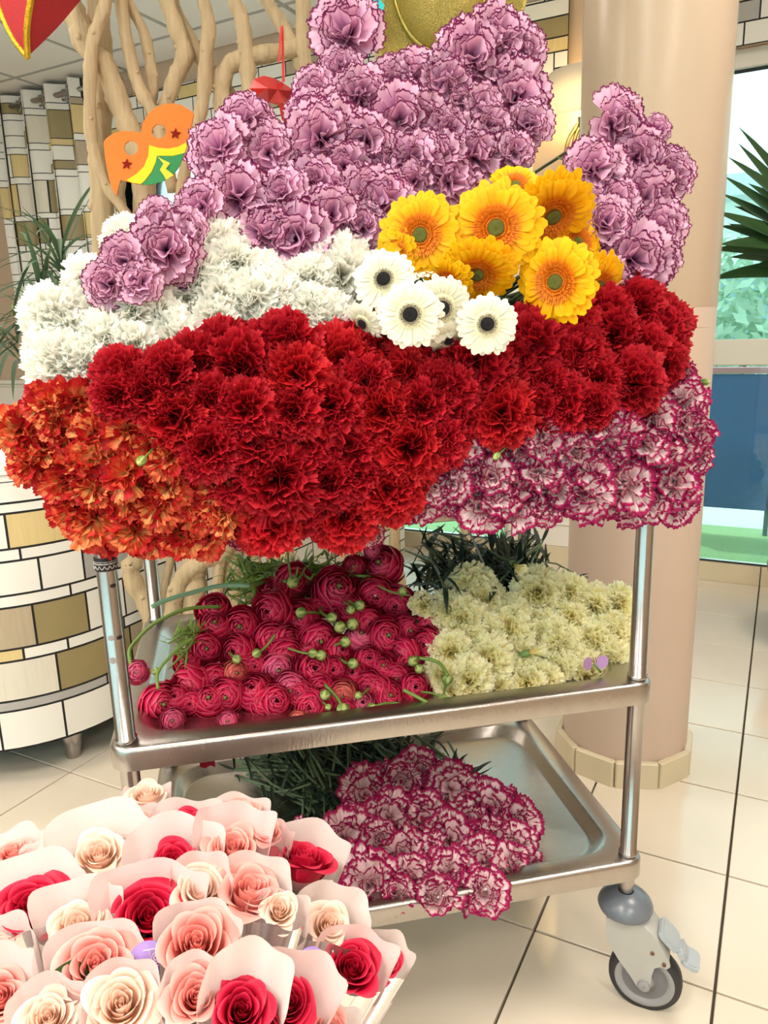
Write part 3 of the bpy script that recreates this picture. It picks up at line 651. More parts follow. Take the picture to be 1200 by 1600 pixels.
# red felt hat corner with gold piping
RY = 1.15; rb = on_y(45, 20, RY)
rh = empty('felt_hat', rb, label='red felt pointed hat with gold piping hanging in the top left corner', cat='hat')
tip = on_y(43, 89, RY)-rb
def rp(x, y, dy=0): return on_y(x, y, RY+dy)-rb
le = smooth_path([rp(-22, -90, 0.04), rp(-10, -30, 0.03), rp(3, 22, 0.02), rp(22, 62, 0.01), tip], 6)
mi_ = smooth_path([rp(58, -90, -0.07), rp(55, -40, -0.07), rp(48, 0, -0.05), rp(42, 45, -0.03), tip], 6)
ri = smooth_path([rp(200, -90, 0.03), rp(165, -42, 0.03), rp(125, 2, 0.02), rp(88, 45, 0.01), tip], 6)
bk = smooth_path([rp(80, -90, 0.14), rp(75, -40, 0.13), rp(65, 0, 0.10), rp(55, 45, 0.05), tip], 6)
def strip(A, B, n=8, bulge=0.0):
    G = []
    for a, b_ in zip(A, B): G.append([a+(b_-a)*t+np.array([0, -bulge*math.sin(math.pi*t)*np.linalg.norm(b_-a), 0]) for t in np.linspace(0, 1, n)])
    return G
m_felt = mat('red felt', (176, 34, 40), 0.85, noise=0.08, nscale=30, bump=0.3, bscale=300)
q = MB(); q.grid(strip(le, mi_)); q.grid(strip(mi_, ri, bulge=0.05)); q.grid(strip(ri, bk, bulge=-0.05)); q.grid(strip(bk, le, bulge=-0.05)); q.build('felt', m_felt, rh)
m_pip = mat('gold piping', (220, 176, 40), 0.3, 0.7, noise=0.3, nscale=200, bump=0.5, bscale=300)
for A in (le, mi_, ri):
    if A is ri: continue
    q = MB(); q.tube(A, 0.0042, 8); q.build('piping', m_pip, rh)
# red foil rosette on a ribbon
e0 = on_y(425, 150, 1.5)
ro_ = empty('foil_rosette', e0, label='crumpled red foil heart hanging on a red ribbon above lilac carnations', cat='decoration')
def fr(x, y, dy=0): return on_y(x, y, 1.5+dy)-e0
q = MB(); rim = [(390, 138), (396, 124), (412, 118), (428, 122), (440, 128), (452, 136), (460, 142), (452, 158), (446, 175), (445, 192), (440, 186), (436, 165), (420, 160), (400, 150)]
ctrs = [(405, 138), (425, 140), (442, 152)]
fr_ = [fr(x, y, R.uniform(0, 0.01)) for x, y in rim]; bk_ = [fr(x, y, 0.03) for x, y in rim]; n_ = len(rim)
V = fr_+bk_+[fr(418, 138, -0.035), fr(434, 140, -0.03), fr(444, 160, -0.02)]
Fc = [(i, (i+1) % n_, 2*n_+(0 if (i < 3 or i > 11) else 1 if i < 7 else 2)) for i in range(n_)]+[((i+1) % n_, i, i+n_, (i+1) % n_+n_) for i in range(n_)]+[tuple(range(n_, 2*n_))]
Fc += [(3, 2*n_+1, 2*n_), (7, 2*n_+2, 2*n_+1), (12, 2*n_, 2*n_+1), (12, 2*n_+1, 2*n_+2)]
q.add(V, Fc); q.build('foil_heart', mat('red foil', (200, 22, 26), 0.25, 0.25), ro_, smooth=False)
q = MB()
q.grid([[fr(441+d, 40+i*11, 0.001*i) for d in (-1.2+0.1*i, 2.0+0.25*i)] for i in range(9)]); q.grid([[fr(440-i*0.6+d, 42+i*8, -0.004) for d in (-2, 1.4)] for i in range(8)])
q.build('ribbon', mat('red ribbon', (226, 52, 34), 0.4, trans=0.3), ro_)
q = MB(); P = [on_y(x, y, 1.42) for x, y in [(586, -12), (601, 8), (598, 22), (588, 28), (580, 10)]]; q.prism(P, (0, 0.006, 0)); o = q.build('foil_tag', mat('turquoise foil', (60, 210, 214), 0.15, 0.5, noise=0.2, nscale=60), smooth=False)
tag(o, 'small turquoise foil tag hanging left of the gold hat', 'decoration')

# ------------------------------------------------------------------ steel trolley
def rrect(x0, y0, x1, y1, r_, n=8):
    out = []
    for cx, cy, a0 in ((x1-r_, y1-r_, 0), (x0+r_, y1-r_, 90), (x0+r_, y0+r_, 180), (x1-r_, y0+r_, 270)):
        for i in range(n+1):
            a = math.radians(a0+90*i/n); out.append((cx+r_*math.cos(a), cy+r_*math.sin(a)))
    return out
trl = empty('trolley', Q0+QU*TL/2+QV*TW/2, label='three-tier stainless steel trolley on castors loaded with cut flowers', cat='trolley')
tb_ = Q0+QU*TL/2+QV*TW/2
def shelf(z, name):
    o_ = 0.022; q = MB(); loops = []
    def loop(ins, zz, r_): return [tro(x, y, zz)-tb_ for x, y in rrect(-o_+ins, -o_+ins, TL+o_-ins, TW+o_-ins, max(r_, 0.004))]
    seq = [(0.012, z-0.030, 0.03), (0.003, z-0.034, 0.03), (0.0, z-0.032, 0.030), (0, z-0.006, 0.030), (0.002, z-0.002, 0.03), (0.006, z, 0.03), (0.034, z, 0.05), (0.038, z-0.002, 0.055), (0.048, z-0.018, 0.06), (0.053, z-0.020, 0.06), (0.20, z-0.020, 0.02)]
    N = 36; V = []
    for a in seq: V += loop(*a)
    Fc = [(i*N+k, i*N+(k+1) % N, (i+1)*N+(k+1) % N, (i+1)*N+k) for i in range(len(seq)-1) for k in range(N)]
    Fc.append(tuple((len(seq)-1)*N+k for k in range(N)))
    q.add(V, Fc); return q.build(name, m_steel, trl, angle=50)
for z in (ZB, ZM, ZT): shelf(z, 'shelf_tray')
PR = 0.0125
for (u, v) in ((0, 0), (TL, 0), (0, TW), (TL, TW)):
    q = MB(); P = [tro(u, v, z)-tb_ for z in (ZB-0.055, ZB, ZM, ZT-0.033)]
    if (u, v) != (TL, 0) and (u, v) != (0, 0): pass
    q.lathe([(PR, ZB-0.05), (PR, ZB+0.001), (PR+0.002, ZB+0.002), (PR+0.002, ZB+0.006), (PR, ZB+0.007), (PR, ZM-0.04), (PR, ZM+0.001), (PR+0.002, ZM+0.002), (PR+0.002, ZM+0.006), (PR, ZM+0.007), (PR, ZT-0.003)], 28, tro(u, v, 0)-tb_)
    po_ = q.build('post', m_steelp, trl)
    if (u, v) == (0, 0):
        c_ = tro(0, 0, 0)-tb_; q = MB(); q.lathe([(PR+0.0008, 0.806), (PR+0.0012, 0.807), (PR+0.0012, 0.822), (PR+0.0008, 0.823)], 28, c_)
        o = q.build('tape_band', mat('black lace tape', (26, 24, 26), 0.6), po_); tag(o, 'black tape band with white lace print')
        q = MB()
        for i in range(14):
            a0 = 2*math.pi*i/14
            q.tube([c_+np.array([math.cos(a0+t*0.42)*(PR+0.0014), math.sin(a0+t*0.42)*(PR+0.0014), 0.813-0.004*math.sin(math.pi*t)]) for t in np.linspace(0, 1, 6)], 0.0006, 4)
            q.tube([c_+np.array([math.cos(a0+t*0.45)*(PR+0.0013), math.sin(a0+t*0.45)*(PR+0.0013), 0.8155]) for t in (0, 0.5, 1)], 0.0009, 4)
            q.tube([c_+np.array([math.cos(a0+t*0.45)*(PR+0.0013), math.sin(a0+t*0.45)*(PR+0.0013), 0.818]) for t in (0, 0.5, 1)], 0.0005, 4)
        q.build('lace_print', mat('white lace print', (200, 196, 190), 0.7), po_)
        for (zz, a0, h) in ((0.787, -0.75, 0.003), (0.719, -0.7, 0.003), (0.72, -1.5, 0.004), (0.69, -1.6, 0.005)):
            q = MB(); q.grid([[c_+np.array([math.cos(a0+t)*(PR+0.0006), math.sin(a0+t)*(PR+0.0006), zz+dz*(1-0.4*abs(math.sin(9*t)))]) for dz in (-h, h)] for t in np.linspace(-0.28, 0.28, 7)])
            q.build('tape_residue', m_black if h < 0.0035 else mat('grey residue', (150, 140, 134), 0.8), po_)
# castors
m_grey = mat('light grey nylon', (176, 174, 168), 0.45, noise=0.08, nscale=30)
m_dome = mat('dark grey dome', (104, 110, 118), 0.28, noise=0.06, nscale=30)
m_tyre = mat('black rubber tyre', (46, 44, 46), 0.55)
m_hub = mat('grey hub', (150, 148, 148), 0.5)
def castor(u, v, ang):
    """swivel castor: stem, dome, fork, wheel with tyre, hub, brake pedal; x = trailing direction, y = axle"""
    O = tro(u, v, 0); c = empty('castor', O-tb_); c.parent = trl; c.rotation_euler = (0, 0, ang)
    q = MB(); q.lathe([(0.011, 0.238), (0.011, 0.19)], 16); q.build('castor_stem', m_steelp, c)
    q = MB(); q.lathe([(0.012, 0.206), (0.018, 0.205), (0.030, 0.199), (0.040, 0.189), (0.043, 0.181), (0.041, 0.175), (0.033, 0.169), (0.024, 0.167), (0.001, 0.167)], 32); q.build('dome', m_dome, c)
    wr = 0.057; wx = 0.036; wz = wr
    X = np.array([1., 0, 0]); Y = np.array([0, 1., 0])
    A = (X, ZZ, Y)
    q = MB(); q.lathe([(wr-0.012, -0.014), (wr-0.004, -0.014), (wr-0.001, -0.009), (wr, 0), (wr-0.001, 0.009), (wr-0.004, 0.014), (wr-0.012, 0.014)], 48, (wx, 0, wz), A)
    wo_ = q.build('tyre', m_tyre, c)
    q = MB(); q.lathe([(wr-0.011, -0.0142), (wr-0.012, -0.015), (wr-0.020, -0.013), (wr-0.022, -0.010), (0.016, -0.008), (0.014, -0.014), (0.001, -0.014)], 40, (wx, 0, wz), A)
    q.lathe([(wr-0.011, 0.0142), (wr-0.012, 0.015), (wr-0.020, 0.013), (wr-0.022, 0.010), (0.016, 0.008), (0.014, 0.014), (0.001, 0.014)], 40, (wx, 0, wz), A)
    q.build('wheel_rim', m_hub, wo_)
    q = MB()
    for s in (-1, 1): q.lathe([(0.0385, s*0.0125), (0.036, s*0.0105), (0.018, s*0.0095), (0.016, s*0.0135), (0.001, s*0.0145)], 36, (wx, 0, wz), A)
    q.build('wheel_disc', mat('dark grey wheel disc', (112, 110, 112), 0.45, noise=0.12, nscale=40), wo_)
    # fork: hollow shell with two cheeks
    side = [(-0.026, 0.166), (0.030, 0.168), (0.044, 0.158), (0.060, 0.136), (0.070, 0.118), (0.073, 0.106), (0.068, 0.100), (0.058, 0.101), (0.050, 0.095), (0.047, 0.080), (0.046, 0.060), (0.043, 0.049), (0.035, 0.046), (0.026, 0.050), (0.014, 0.068), (-0.004, 0.092), (-0.020, 0.118), (-0.027, 0.142)]
    q = MB()
    for s in (-1, 1):
        P = [(x, s*(0.017+0.004*min(1, max(0, (z-0.06)/0.08))), z) for x, z in side]; q.prism(P, (0, s*0.005, 0))
    # top saddle
    G = []
    for x, z in [(-0.027, 0.140), (-0.026, 0.166), (0.030, 0.168), (0.044, 0.158), (0.060, 0.136), (0.071, 0.114)]:
        G.append([(x, 0.026*math.sin(t)*(0.95), z+0.004*math.cos(t)) for t in np.linspace(-math.pi/2, math.pi/2, 9)])
    q.grid(G); q.build('fork', m_grey, c, angle=40)
    for s in (-1, 1):
        q = MB(); q.lathe([(0.0095, s*0.0215), (0.0095, s*0.0255), (0.008, s*0.027), (0.001, s*0.027)], 20, (0.036, 0, 0.057), A); q.build('axle_cap', m_hub, c)
        for (x, z) in ((0.046, 0.124), (0.064, 0.109)):
            q = MB(); q.lathe([(0.003, s*0.024), (0.003, s*0.0275), (0.001, s*0.0275)], 10, (x, 0, z), A); q.build('rivet', mat('brown rivet', (120, 84, 62), 0.4, 0.6), c)
    # brake pedal: two rounded pads stepping outwards
    m_ped = mat('pale grey pedal', (168, 174, 178), 0.4)
    def pad(cx, cz, L, W, tilt, T=0.006):
        d = np.array([math.cos(tilt), 0, math.sin(tilt)]); n = np.array([-math.sin(tilt), 0, math.cos(tilt)])
        P = [np.array([cx, 0, cz])+d*x+Y*y for x, y in rrect(-L, -W, L, W, 0.009, 5)]
        q.prism(P, n*T); P2 = [np.array([cx, 0, cz])+n*T+d*x+Y*y for x, y in rrect(-L+0.004, -W+0.004, L-0.004, W-0.004, 0.006, 5)]; q.prism(P2, n*0.0015)
    q = MB(); pad(0.066, 0.142, 0.019, 0.023, -0.75); pad(0.100, 0.108, 0.014, 0.021, -0.35); pad(0.084, 0.120, 0.012, 0.016, -1.1, 0.010); q.build('brake_pedal', m_ped, c, smooth=False)
    return c
castor(TL, 0, -0.42); castor(0, 0, -0.42); castor(TL, TW, 2.4); castor(0, TW, 2.0)

# ------------------------------------------------------------------ flowers: prototype meshes
def petal_mesh(name, petals, mt, extra=None):
    """petals: list of (G, e, rnd): G nu x nv x 3, e nu x nv rim closeness"""
    V = []; Fc = []; col = []; uv = []; k = 0
    for idx, (G, E_, rn) in enumerate(petals):
        a, b = G.shape[:2]; V.append(G.reshape(-1, 3))
        I = (np.arange(a-1)[:, None]*b + np.arange(b-1)[None, :]).reshape(-1)+k
        Fc.append(np.stack([I, I+1, I+b+1, I+b], 1)); k += a*b
        C = np.zeros((a*b, 4), np.float32); C[:, 0] = E_.reshape(-1); C[:, 1] = rn; C[:, 2] = 0; C[:, 3] = 1; col.append(C)
        uu = np.linspace(0, 1, a)[:, None]*np.ones((1, b)); vv = np.ones((a, 1))*np.linspace(0, 1, b)[None, :]
        uv.append(np.stack([uu.reshape(-1)+idx*1.37, vv.reshape(-1), np.full(a*b, idx*0.7)], 1))
    V = np.concatenate(V); Fc = np.concatenate(Fc); col = np.concatenate(col); uv = np.concatenate(uv)
    me = bpy.data.meshes.new(name); me.vertices.add(len(V)); me.vertices.foreach_set('co', V.astype(np.float32).reshape(-1))
    me.loops.add(len(Fc)*4); me.loops.foreach_set('vertex_index', Fc.astype(np.int32).reshape(-1))
    me.polygons.add(len(Fc)); me.polygons.foreach_set('loop_start', np.arange(0, len(Fc)*4, 4, dtype=np.int32)); me.polygons.foreach_set('loop_total', np.full(len(Fc), 4, np.int32))
    me.polygons.foreach_set('use_smooth', np.ones(len(Fc), bool))
    A = me.attributes.new('pc', 'FLOAT_COLOR', 'POINT'); A.data.foreach_set('color', col.reshape(-1))
    B = me.attributes.new('puv', 'FLOAT_VECTOR', 'POINT'); B.data.foreach_set('vector', uv.astype(np.float32).reshape(-1))
    me.materials.append(mt); me.update(calc_edges=True); return me
def petal_path(th, L, bend, nv, z0, r0):
    v = np.linspace(0, 1, nv); a = th*np.clip(v/bend, 0, 1)**1.3
    ds = L/(nv-1); r_ = np.concatenate([[0], np.cumsum(np.sin((a[1:]+a[:-1])/2)*ds)])+r0; z = np.concatenate([[0], np.cumsum(np.cos((a[1:]+a[:-1])/2)*ds)])+z0
    return v, r_, z, a
def carnation_petals(seed, n=42, nu=25, nv=8, ruf=0.09, wid=0.55, teeth=9, tooth=0.09, open_=1.75, inner=0.25, fq=2.6, cut=0.10, irr=0.14, qr=0.7):
    rs = np.random.RandomState(seed); out = []
    for k in range(n):
        q = k/(n-1.0); ph = k*2.39996+rs.uniform(-0.3, 0.3)
        th = open_*(1-q)**0.75+inner*q+rs.uniform(-irr, irr); L = (1.28-0.36*q)*(1+rs.uniform(-0.09, 0.09))
        v, r_, z, a = petal_path(th, L, 0.42, nv, -0.42, 0.02)
        u = np.linspace(-1, 1, nu); U, Vv = np.meshgrid(u, v, indexing='ij')
        phase = rs.uniform(0, 6.28); fr_ = fq*rs.uniform(0.8, 1.3)
        saw = (np.arange(nu) % 2)*2-1.0
        rimcut = -cut*np.abs(u)**2.6 + tooth*0.5*saw*rs.uniform(0.3, 1, nu) + 0.03*np.sin(u*teeth+phase)
        ve = Vv*(1+rimcut[:, None]*Vv**3)
        rr_ = np.interp(ve.reshape(-1), v, r_).reshape(ve.shape) + np.clip(ve-1, 0, 1)*L*np.sin(a[-1]); zz2 = np.interp(ve.reshape(-1), v, z).reshape(ve.shape)+np.clip(ve-1, 0, 1)*L*np.cos(a[-1])
        aa = np.interp(ve.reshape(-1), v, a).reshape(ve.shape)
        W = (0.05+wid*(1-0.25*q)*ve**1.25); tang = U*W
        am = ruf*(1+qr*q)*ve**1.4
        dn = am*(np.sin(U*fr_*3.1+phase)+0.45*np.sin(U*fr_*7.3+phase*2))
        tang = tang + 0.35*am*np.cos(U*fr_*3.1+phase)
        cup = -0.10*(U**2)*ve
        nr_, nz_ = np.cos(aa), -np.sin(aa)      # normal of the path in the (r,z) plane, outwards
        R_ = rr_ + (dn-cup)*nr_*(-1); Z_ = zz2 + (dn-cup)*nz_*(-1)
        x = R_*math.cos(ph) - tang*math.sin(ph); y = R_*math.sin(ph) + tang*math.cos(ph)
        G = np.stack([x, y, Z_], 2)
        E_ = np.maximum(Vv, np.where(Vv > 0.55, 1-(1-np.abs(U))*1.6*1.0, 0)); E_ = np.clip(E_, 0, 1)
        out.append((G, E_, rs.rand()))
    return out
def scale_petals(P, s): return [(G*s, E_, r_) for G, E_, r_ in P]
def cup_petals(seed, n, prof, aw=1.0, nu=11, nv=8, wav=0.02, twist=0.0):
    """prof(q) -> function v -> (r, z); q 0 outer .. 1 inner"""
    rs = np.random.RandomState(seed); out = []
    for k in range(n):
        q = k/(n-1.0); ph = k*2.39996+rs.uniform(-0.2, 0.2); f = prof(q, rs); w_ = aw*(1+0.1*rs.randn())
        u = np.linspace(-1, 1, nu); v = np.linspace(0, 1, nv); p1, p2 = rs.uniform(0, 6.28, 2)
        rim = 1-0.16*np.abs(u)**2.5+wav*np.sin(u*4+p1)
        U, Vv = np.meshgrid(u, v, indexing='ij'); ve = Vv*rim[:, None]
        r_, z = f(ve, U); r_ = r_*(1+wav*1.5*np.sin(U*3+p2)*ve)
        an = ph + U*w_*(0.45+0.55*np.sqrt(Vv)) + twist*ve
        r_ = r_*(1+0.05*(U))           # spiral overlap
        G = np.stack([r_*np.cos(an), r_*np.sin(an), z], 2)
        out.append((G, np.clip(np.maximum(Vv, np.where(Vv > 0.6, 1-(1-np.abs(U))*1.3, 0)), 0, 1), rs.rand()))
    return out
def ranun_prof(q, rs):
    Rk = 1.0-0.80*q; op = 1.25*(1-q)**1.5+0.30+rs.uniform(-0.06, 0.06)
    def f(ve, U):
        al = math.pi*0.93+(op-math.pi*0.93)*ve
        r_ = Rk*np.sin(al)*1.0; z = Rk*0.86*np.cos(al)*(1 if True else 1)+0.16*q
        return np.abs(r_)+0.02, z
    return f
def rose_prof(q, rs):
    Rk = 0.92*(1-q)**1.2+0.06; H = 1.30+0.20*math.sin(math.pi*min(1, q*1.1)); fl_ = 0.34*(1-q)**1.8*rs.uniform(0.6, 1.3); j = rs.uniform(-0.05, 0.03)
    ph = rs.uniform(0, 6.28)
    def f(ve, U):
        body = Rk*(0.24+0.76*np.sin(np.clip(ve*1.5, 0, 1.57))**0.8)
        c = np.clip((ve-0.74)/0.26, 0, 2)
        flare = fl_*c**1.5*(1+0.35*np.cos(U*2.0+ph))
        tight = -0.16*min(1, q*1.6)*Rk*np.clip((ve-0.5)/0.5, 0, 1)
        z = -1.05+H*(ve+j*ve) - 0.62*fl_*np.clip((ve-0.84)/0.16, 0, 2)**2
        return body+flare+tight, z
    return f
# ray florets of gerberas
def gerbera_petals(seed, n=26, layers=2, wid=0.115, L0=1.0, tiltr=0.10, r0=0.30):
    rs = np.random.RandomState(seed); out = []
    for l in range(layers):
        for k in range(n):
            ph = 2*math.pi*(k+0.5*l+rs.uniform(-0.2, 0.2))/n; L = L0*(1-0.10*l)*rs.uniform(0.9, 1.06); el = 0.04+0.10*l+rs.uniform(-tiltr, tiltr)
            nu, nv = 5, 9; u = np.linspace(-1, 1, nu); v = np.linspace(0, 1, nv); U, Vv = np.meshgrid(u, v, indexing='ij')
            wv = wid*(0.30+0.70*np.sin(np.clip(Vv*1.9+0.1, 0, math.pi*0.62)))*np.where(Vv > 0.8, np.sqrt(np.clip(1-((Vv-0.8)/0.215)**2, 0, 1)), 1)*rs.uniform(0.9, 1.12)
            r_ = r0+(L-r0)*Vv; z = (L-r0)*(math.sin(el)*Vv-0.16*Vv**2) + 0.035*U**2*np.sin(Vv*3.14)+0.02*l-0.012*np.cos(U*6)*Vv
            t = U*wv; x = r_*math.cos(ph)-t*math.sin(ph); y = r_*math.sin(ph)+t*math.cos(ph)
            out.append((np.stack([x, y, z], 2), Vv, rs.rand()))
    return out
def floret_ring(seed, rings, mt, name):
    rs = np.random.RandomState(seed); out = []
    for (r0, r1, n, el, wd) in rings:
        for k in range(n):
            ph = 2*math.pi*(k+rs.uniform(-0.3, 0.3))/n; e_ = el+rs.uniform(-0.15, 0.15); L = (r1-r0)*rs.uniform(0.8, 1.2)
            u = np.linspace(-1, 1, 3); v = np.linspace(0, 1, 4); U, Vv = np.meshgrid(u, v, indexing='ij'); s = Vv*L
            r_ = r0+s*math.cos(e_)+0.0*s; z = 0.10+s*math.sin(e_)*(1-0.35*Vv); t = U*wd*(1-0.5*Vv**3)*np.array([1.0])
            out.append((np.stack([r_*math.cos(ph)-t*math.sin(ph), r_*math.sin(ph)+t*math.cos(ph), z+0.01*U**2], 2), Vv, rs.rand()))
    return petal_mesh(name, out, mt)

MP = {
 'lilac': ramp_petal('lilac petal purple rim', [(0, (80, 18, 66)), (0.22, (140, 64, 118)), (0.45, (214, 150, 192)), (0.7, (236, 184, 214)), (0.94, (246, 204, 226)), (0.965, (140, 40, 98)), (1.0, (96, 12, 60))], 0.09, 0.10, veins=(190, 110, 160), trans=0.32, dark=0.18),
 'magenta': ramp_petal('white petal magenta rim', [(0, (200, 90, 130)), (0.3, (232, 176, 188)), (0.55, (250, 222, 224)), (0.86, (250, 226, 228)), (0.925, (180, 26, 94)), (1.0, (146, 8, 76))], 0.16, 0.14, veins=(190, 50, 104)),
 'white': ramp_petal('white petal', [(0, (248, 244, 218)), (0.4, (254, 251, 236)), (0.8, (255, 253, 244)), (1.0, (255, 254, 248))], 0.1, trans=0.42, dark=0.06),
 'cream': ramp_petal('cream yellow petal', [(0, (255, 228, 140)), (0.4, (255, 240, 166)), (0.8, (255, 247, 190)), (1.0, (255, 252, 224))], 0.1, trans=0.42, dark=0.06),
 'red': ramp_petal('deep red petal', [(0, (96, 0, 12)), (0.5, (150, 4, 20)), (0.9, (176, 10, 30)), (1.0, (196, 34, 48))], 0.1, rough=0.6, trans=0.2, dark=0.25),
 'bright': ramp_petal('bright red petal', [(0, (110, 2, 12)), (0.5, (166, 6, 20)), (0.9, (188, 14, 30)), (1.0, (208, 42, 46))], 0.1, rough=0.6, trans=0.2, dark=0.25),
 'orange': ramp_petal('orange red flamed petal', [(0, (255, 224, 150)), (0.45, (255, 204, 130)), (0.66, (246, 142, 88)), (0.84, (220, 62, 46)), (1.0, (184, 20, 30))], 0.4, 0.6, veins=(196, 34, 36), dark=0.25, shift=0.55),
 'ranun': ramp_petal('crimson ranunculus petal', [(0, (130, 2, 36)), (0.5, (186, 10, 58)), (0.9, (210, 30, 80)), (1.0, (234, 92, 124))], 0.1, 0.1, rough=0.4, trans=0.15, veins=(150, 0, 40), dark=0.3),
 'ranpink': ramp_petal('pink ranunculus petal', [(0, (160, 20, 60)), (0.5, (212, 50, 104)), (0.9, (228, 84, 130)), (1.0, (240, 130, 160))], 0.1, 0.1, rough=0.4, trans=0.15, veins=(180, 20, 80), dark=0.3),
 'ranpeach': ramp_petal('peach green ranunculus petal', [(0, (190, 196, 120)), (0.5, (226, 150, 120)), (0.9, (232, 110, 110)), (1.0, (226, 90, 100))], 0.2, 0.2, rough=0.4, trans=0.15, veins=(200, 190, 120), dark=0.2),
 'rpink': ramp_petal('coral pink rose petal', [(0, (226, 110, 100)), (0.5, (242, 146, 136)), (0.9, (250, 174, 164)), (1.0, (255, 200, 188))], 0.06, 0.0, rough=0.5, trans=0.3, dark=0.1),
 'rcream': ramp_petal('blush cream rose petal', [(0, (240, 200, 150)), (0.5, (250, 216, 190)), (0.9, (253, 226, 208)), (1.0, (255, 238, 226))], 0.06, 0.0, rough=0.5, trans=0.35, dark=0.06),
 'rred': ramp_petal('crimson rose petal', [(0, (120, 4, 24)), (0.5, (180, 12, 46)), (0.9, (206, 24, 62)), (1.0, (222, 56, 86))], 0.06, 0.0, rough=0.45, trans=0.15, dark=0.15),
 'gyellow': ramp_petal('golden yellow ray petal', [(0, (232, 140, 10)), (0.3, (250, 172, 6)), (0.8, (255, 196, 6)), (1.0, (255, 208, 20))], 0.1, 0.25, rough=0.5, trans=0.25, veins=(246, 160, 0), dark=0.15),
 'gwhite': ramp_petal('cream white ray petal', [(0, (206, 204, 160)), (0.3, (234, 232, 206)), (0.8, (246, 243, 226)), (1.0, (250, 246, 232))], 0.1, 0.1, rough=0.5, trans=0.25, veins=(224, 222, 190), dark=0.06),
 'forange': ramp_petal('orange floret', [(0, (206, 100, 10)), (0.6, (232, 128, 20)), (1.0, (240, 156, 44))], 0.1, dark=0.2),
 'fcream': ramp_petal('cream floret', [(0, (40, 30, 34)), (0.45, (120, 100, 90)), (0.7, (236, 226, 190)), (1.0, (250, 244, 214))], 0.1, dark=0.2),
}
CARN = {}
for fam, kw, cols in (
    ('broad', dict(n=24, nu=31, nv=9, ruf=0.06, wid=0.72, qr=2.2, teeth=16, tooth=0.045, open_=1.75, inner=0.1, fq=1.2, cut=0.2, irr=0.3), ['lilac']),
    ('dense', dict(n=46, nu=25, nv=7, ruf=0.115, wid=0.60, teeth=11, tooth=0.07, open_=1.75, inner=0.15, fq=1.9), ['red', 'bright', 'white', 'cream']),
    ('spray', dict(n=22, nu=23, nv=7, ruf=0.095, wid=0.66, teeth=9, tooth=0.06, open_=1.7, inner=0.15, fq=1.7, irr=0.25), ['orange', 'magenta'])):
    for s_ in range(4):
        P = carnation_petals(100+s_*7+len(fam), **kw)
        for c_ in cols: CARN.setdefault(c_, []).append(petal_mesh('carnation', P, MP[c_]))
    P = None
q = MB(); q.lathe([(0.001, 0.12), (0.05, 0.11), (0.09, 0.05), (0.09, -0.05), (0.06, -0.14)], 10, (0, 0, 0.40)); RANC = mesh_of_late(q, 'centre', mat('green flower centre', (112, 120, 56), 0.6, noise=0.3, nscale=30))
RAN = {}
for s_ in range(3):
    P = cup_petals(50+s_, 34, ranun_prof, aw=0.95, nu=9, nv=9, wav=0.03)
    for c_ in ('ranun', 'ranpink', 'ranpeach'): RAN.setdefault(c_, []).append(petal_mesh('ranunculus', P, MP[c_]))
ROSE = {}
for s_ in range(3):
    P = cup_petals(80+s_, 24, rose_prof, aw=1.15, nu=19, nv=15, wav=0.045, twist=0.3)
    for c_ in ('rpink', 'rcream', 'rred'): ROSE.setdefault(c_, []).append(petal_mesh('rose_bloom', P, MP[c_]))
GER = {'y': [petal_mesh('gerbera', gerbera_petals(s_, 25, 3, wid=0.125, tiltr=0.12), MP['gyellow']) for s_ in range(3)],
       'w': [petal_mesh('gerbera', gerbera_petals(20+s_, 24, 2, wid=0.125, tiltr=0.08), MP['gwhite']) for s_ in range(3)]}
FLO = {'y': floret_ring(1, [(0.16, 0.25, 56, 1.1, 0.012), (0.21, 0.33, 60, 0.9, 0.016), (0.27, 0.41, 64, 0.7, 0.02), (0.33, 0.50, 60, 0.5, 0.024)], MP['forange'], 'floret_ring'),
       'w': floret_ring(2, [(0.20, 0.28, 64, 0.9, 0.007), (0.23, 0.34, 64, 0.6, 0.008), (0.27, 0.40, 50, 0.4, 0.008)], MP['fcream'], 'floret_ring')}
def mesh_of(mb, name, mt, smooth=True):
    o = mb.build(name, mt, smooth=smooth); me = o.data; bpy.data.objects.remove(o); return me
def disc(r_, c_, mt, name):
    q = MB(); rs = random.Random(3); G = []
    n = 24; prof = [(0.001, 0.10), (0.05, 0.10), (0.09, 0.105), (0.13, 0.10), (0.165, 0.08), (0.18, 0.03)]
    q.lathe([(a*r_, b+0.06) for a, b in prof], n)
    q.v = [(x, y, z+rs.uniform(-0.008, 0.008)) for x, y, z in q.v]; return mesh_of(q, name, mt)
DISC = {'y': disc(1.0, 0, mat('green disc', (150, 156, 60), 0.8, noise=0.4, nscale=500, bump=1, bscale=600), 'centre_disc'), 'w': disc(1.25, 0, mat('black disc', (16, 12, 18), 0.7, noise=0.4, nscale=500, bump=1, bscale=600), 'centre_disc')}
REC = {}
for k_, c_ in (('y', (226, 132, 20)), ('w', (222, 218, 184))):
    q = MB(); q.lathe([(0.001, 0.09), (0.30, 0.085), (0.42, 0.045), (0.46, 0.02)], 28); REC[k_] = mesh_of(q, 'receptacle', mat('receptacle '+k_, c_, 0.7, noise=0.2, nscale=200))
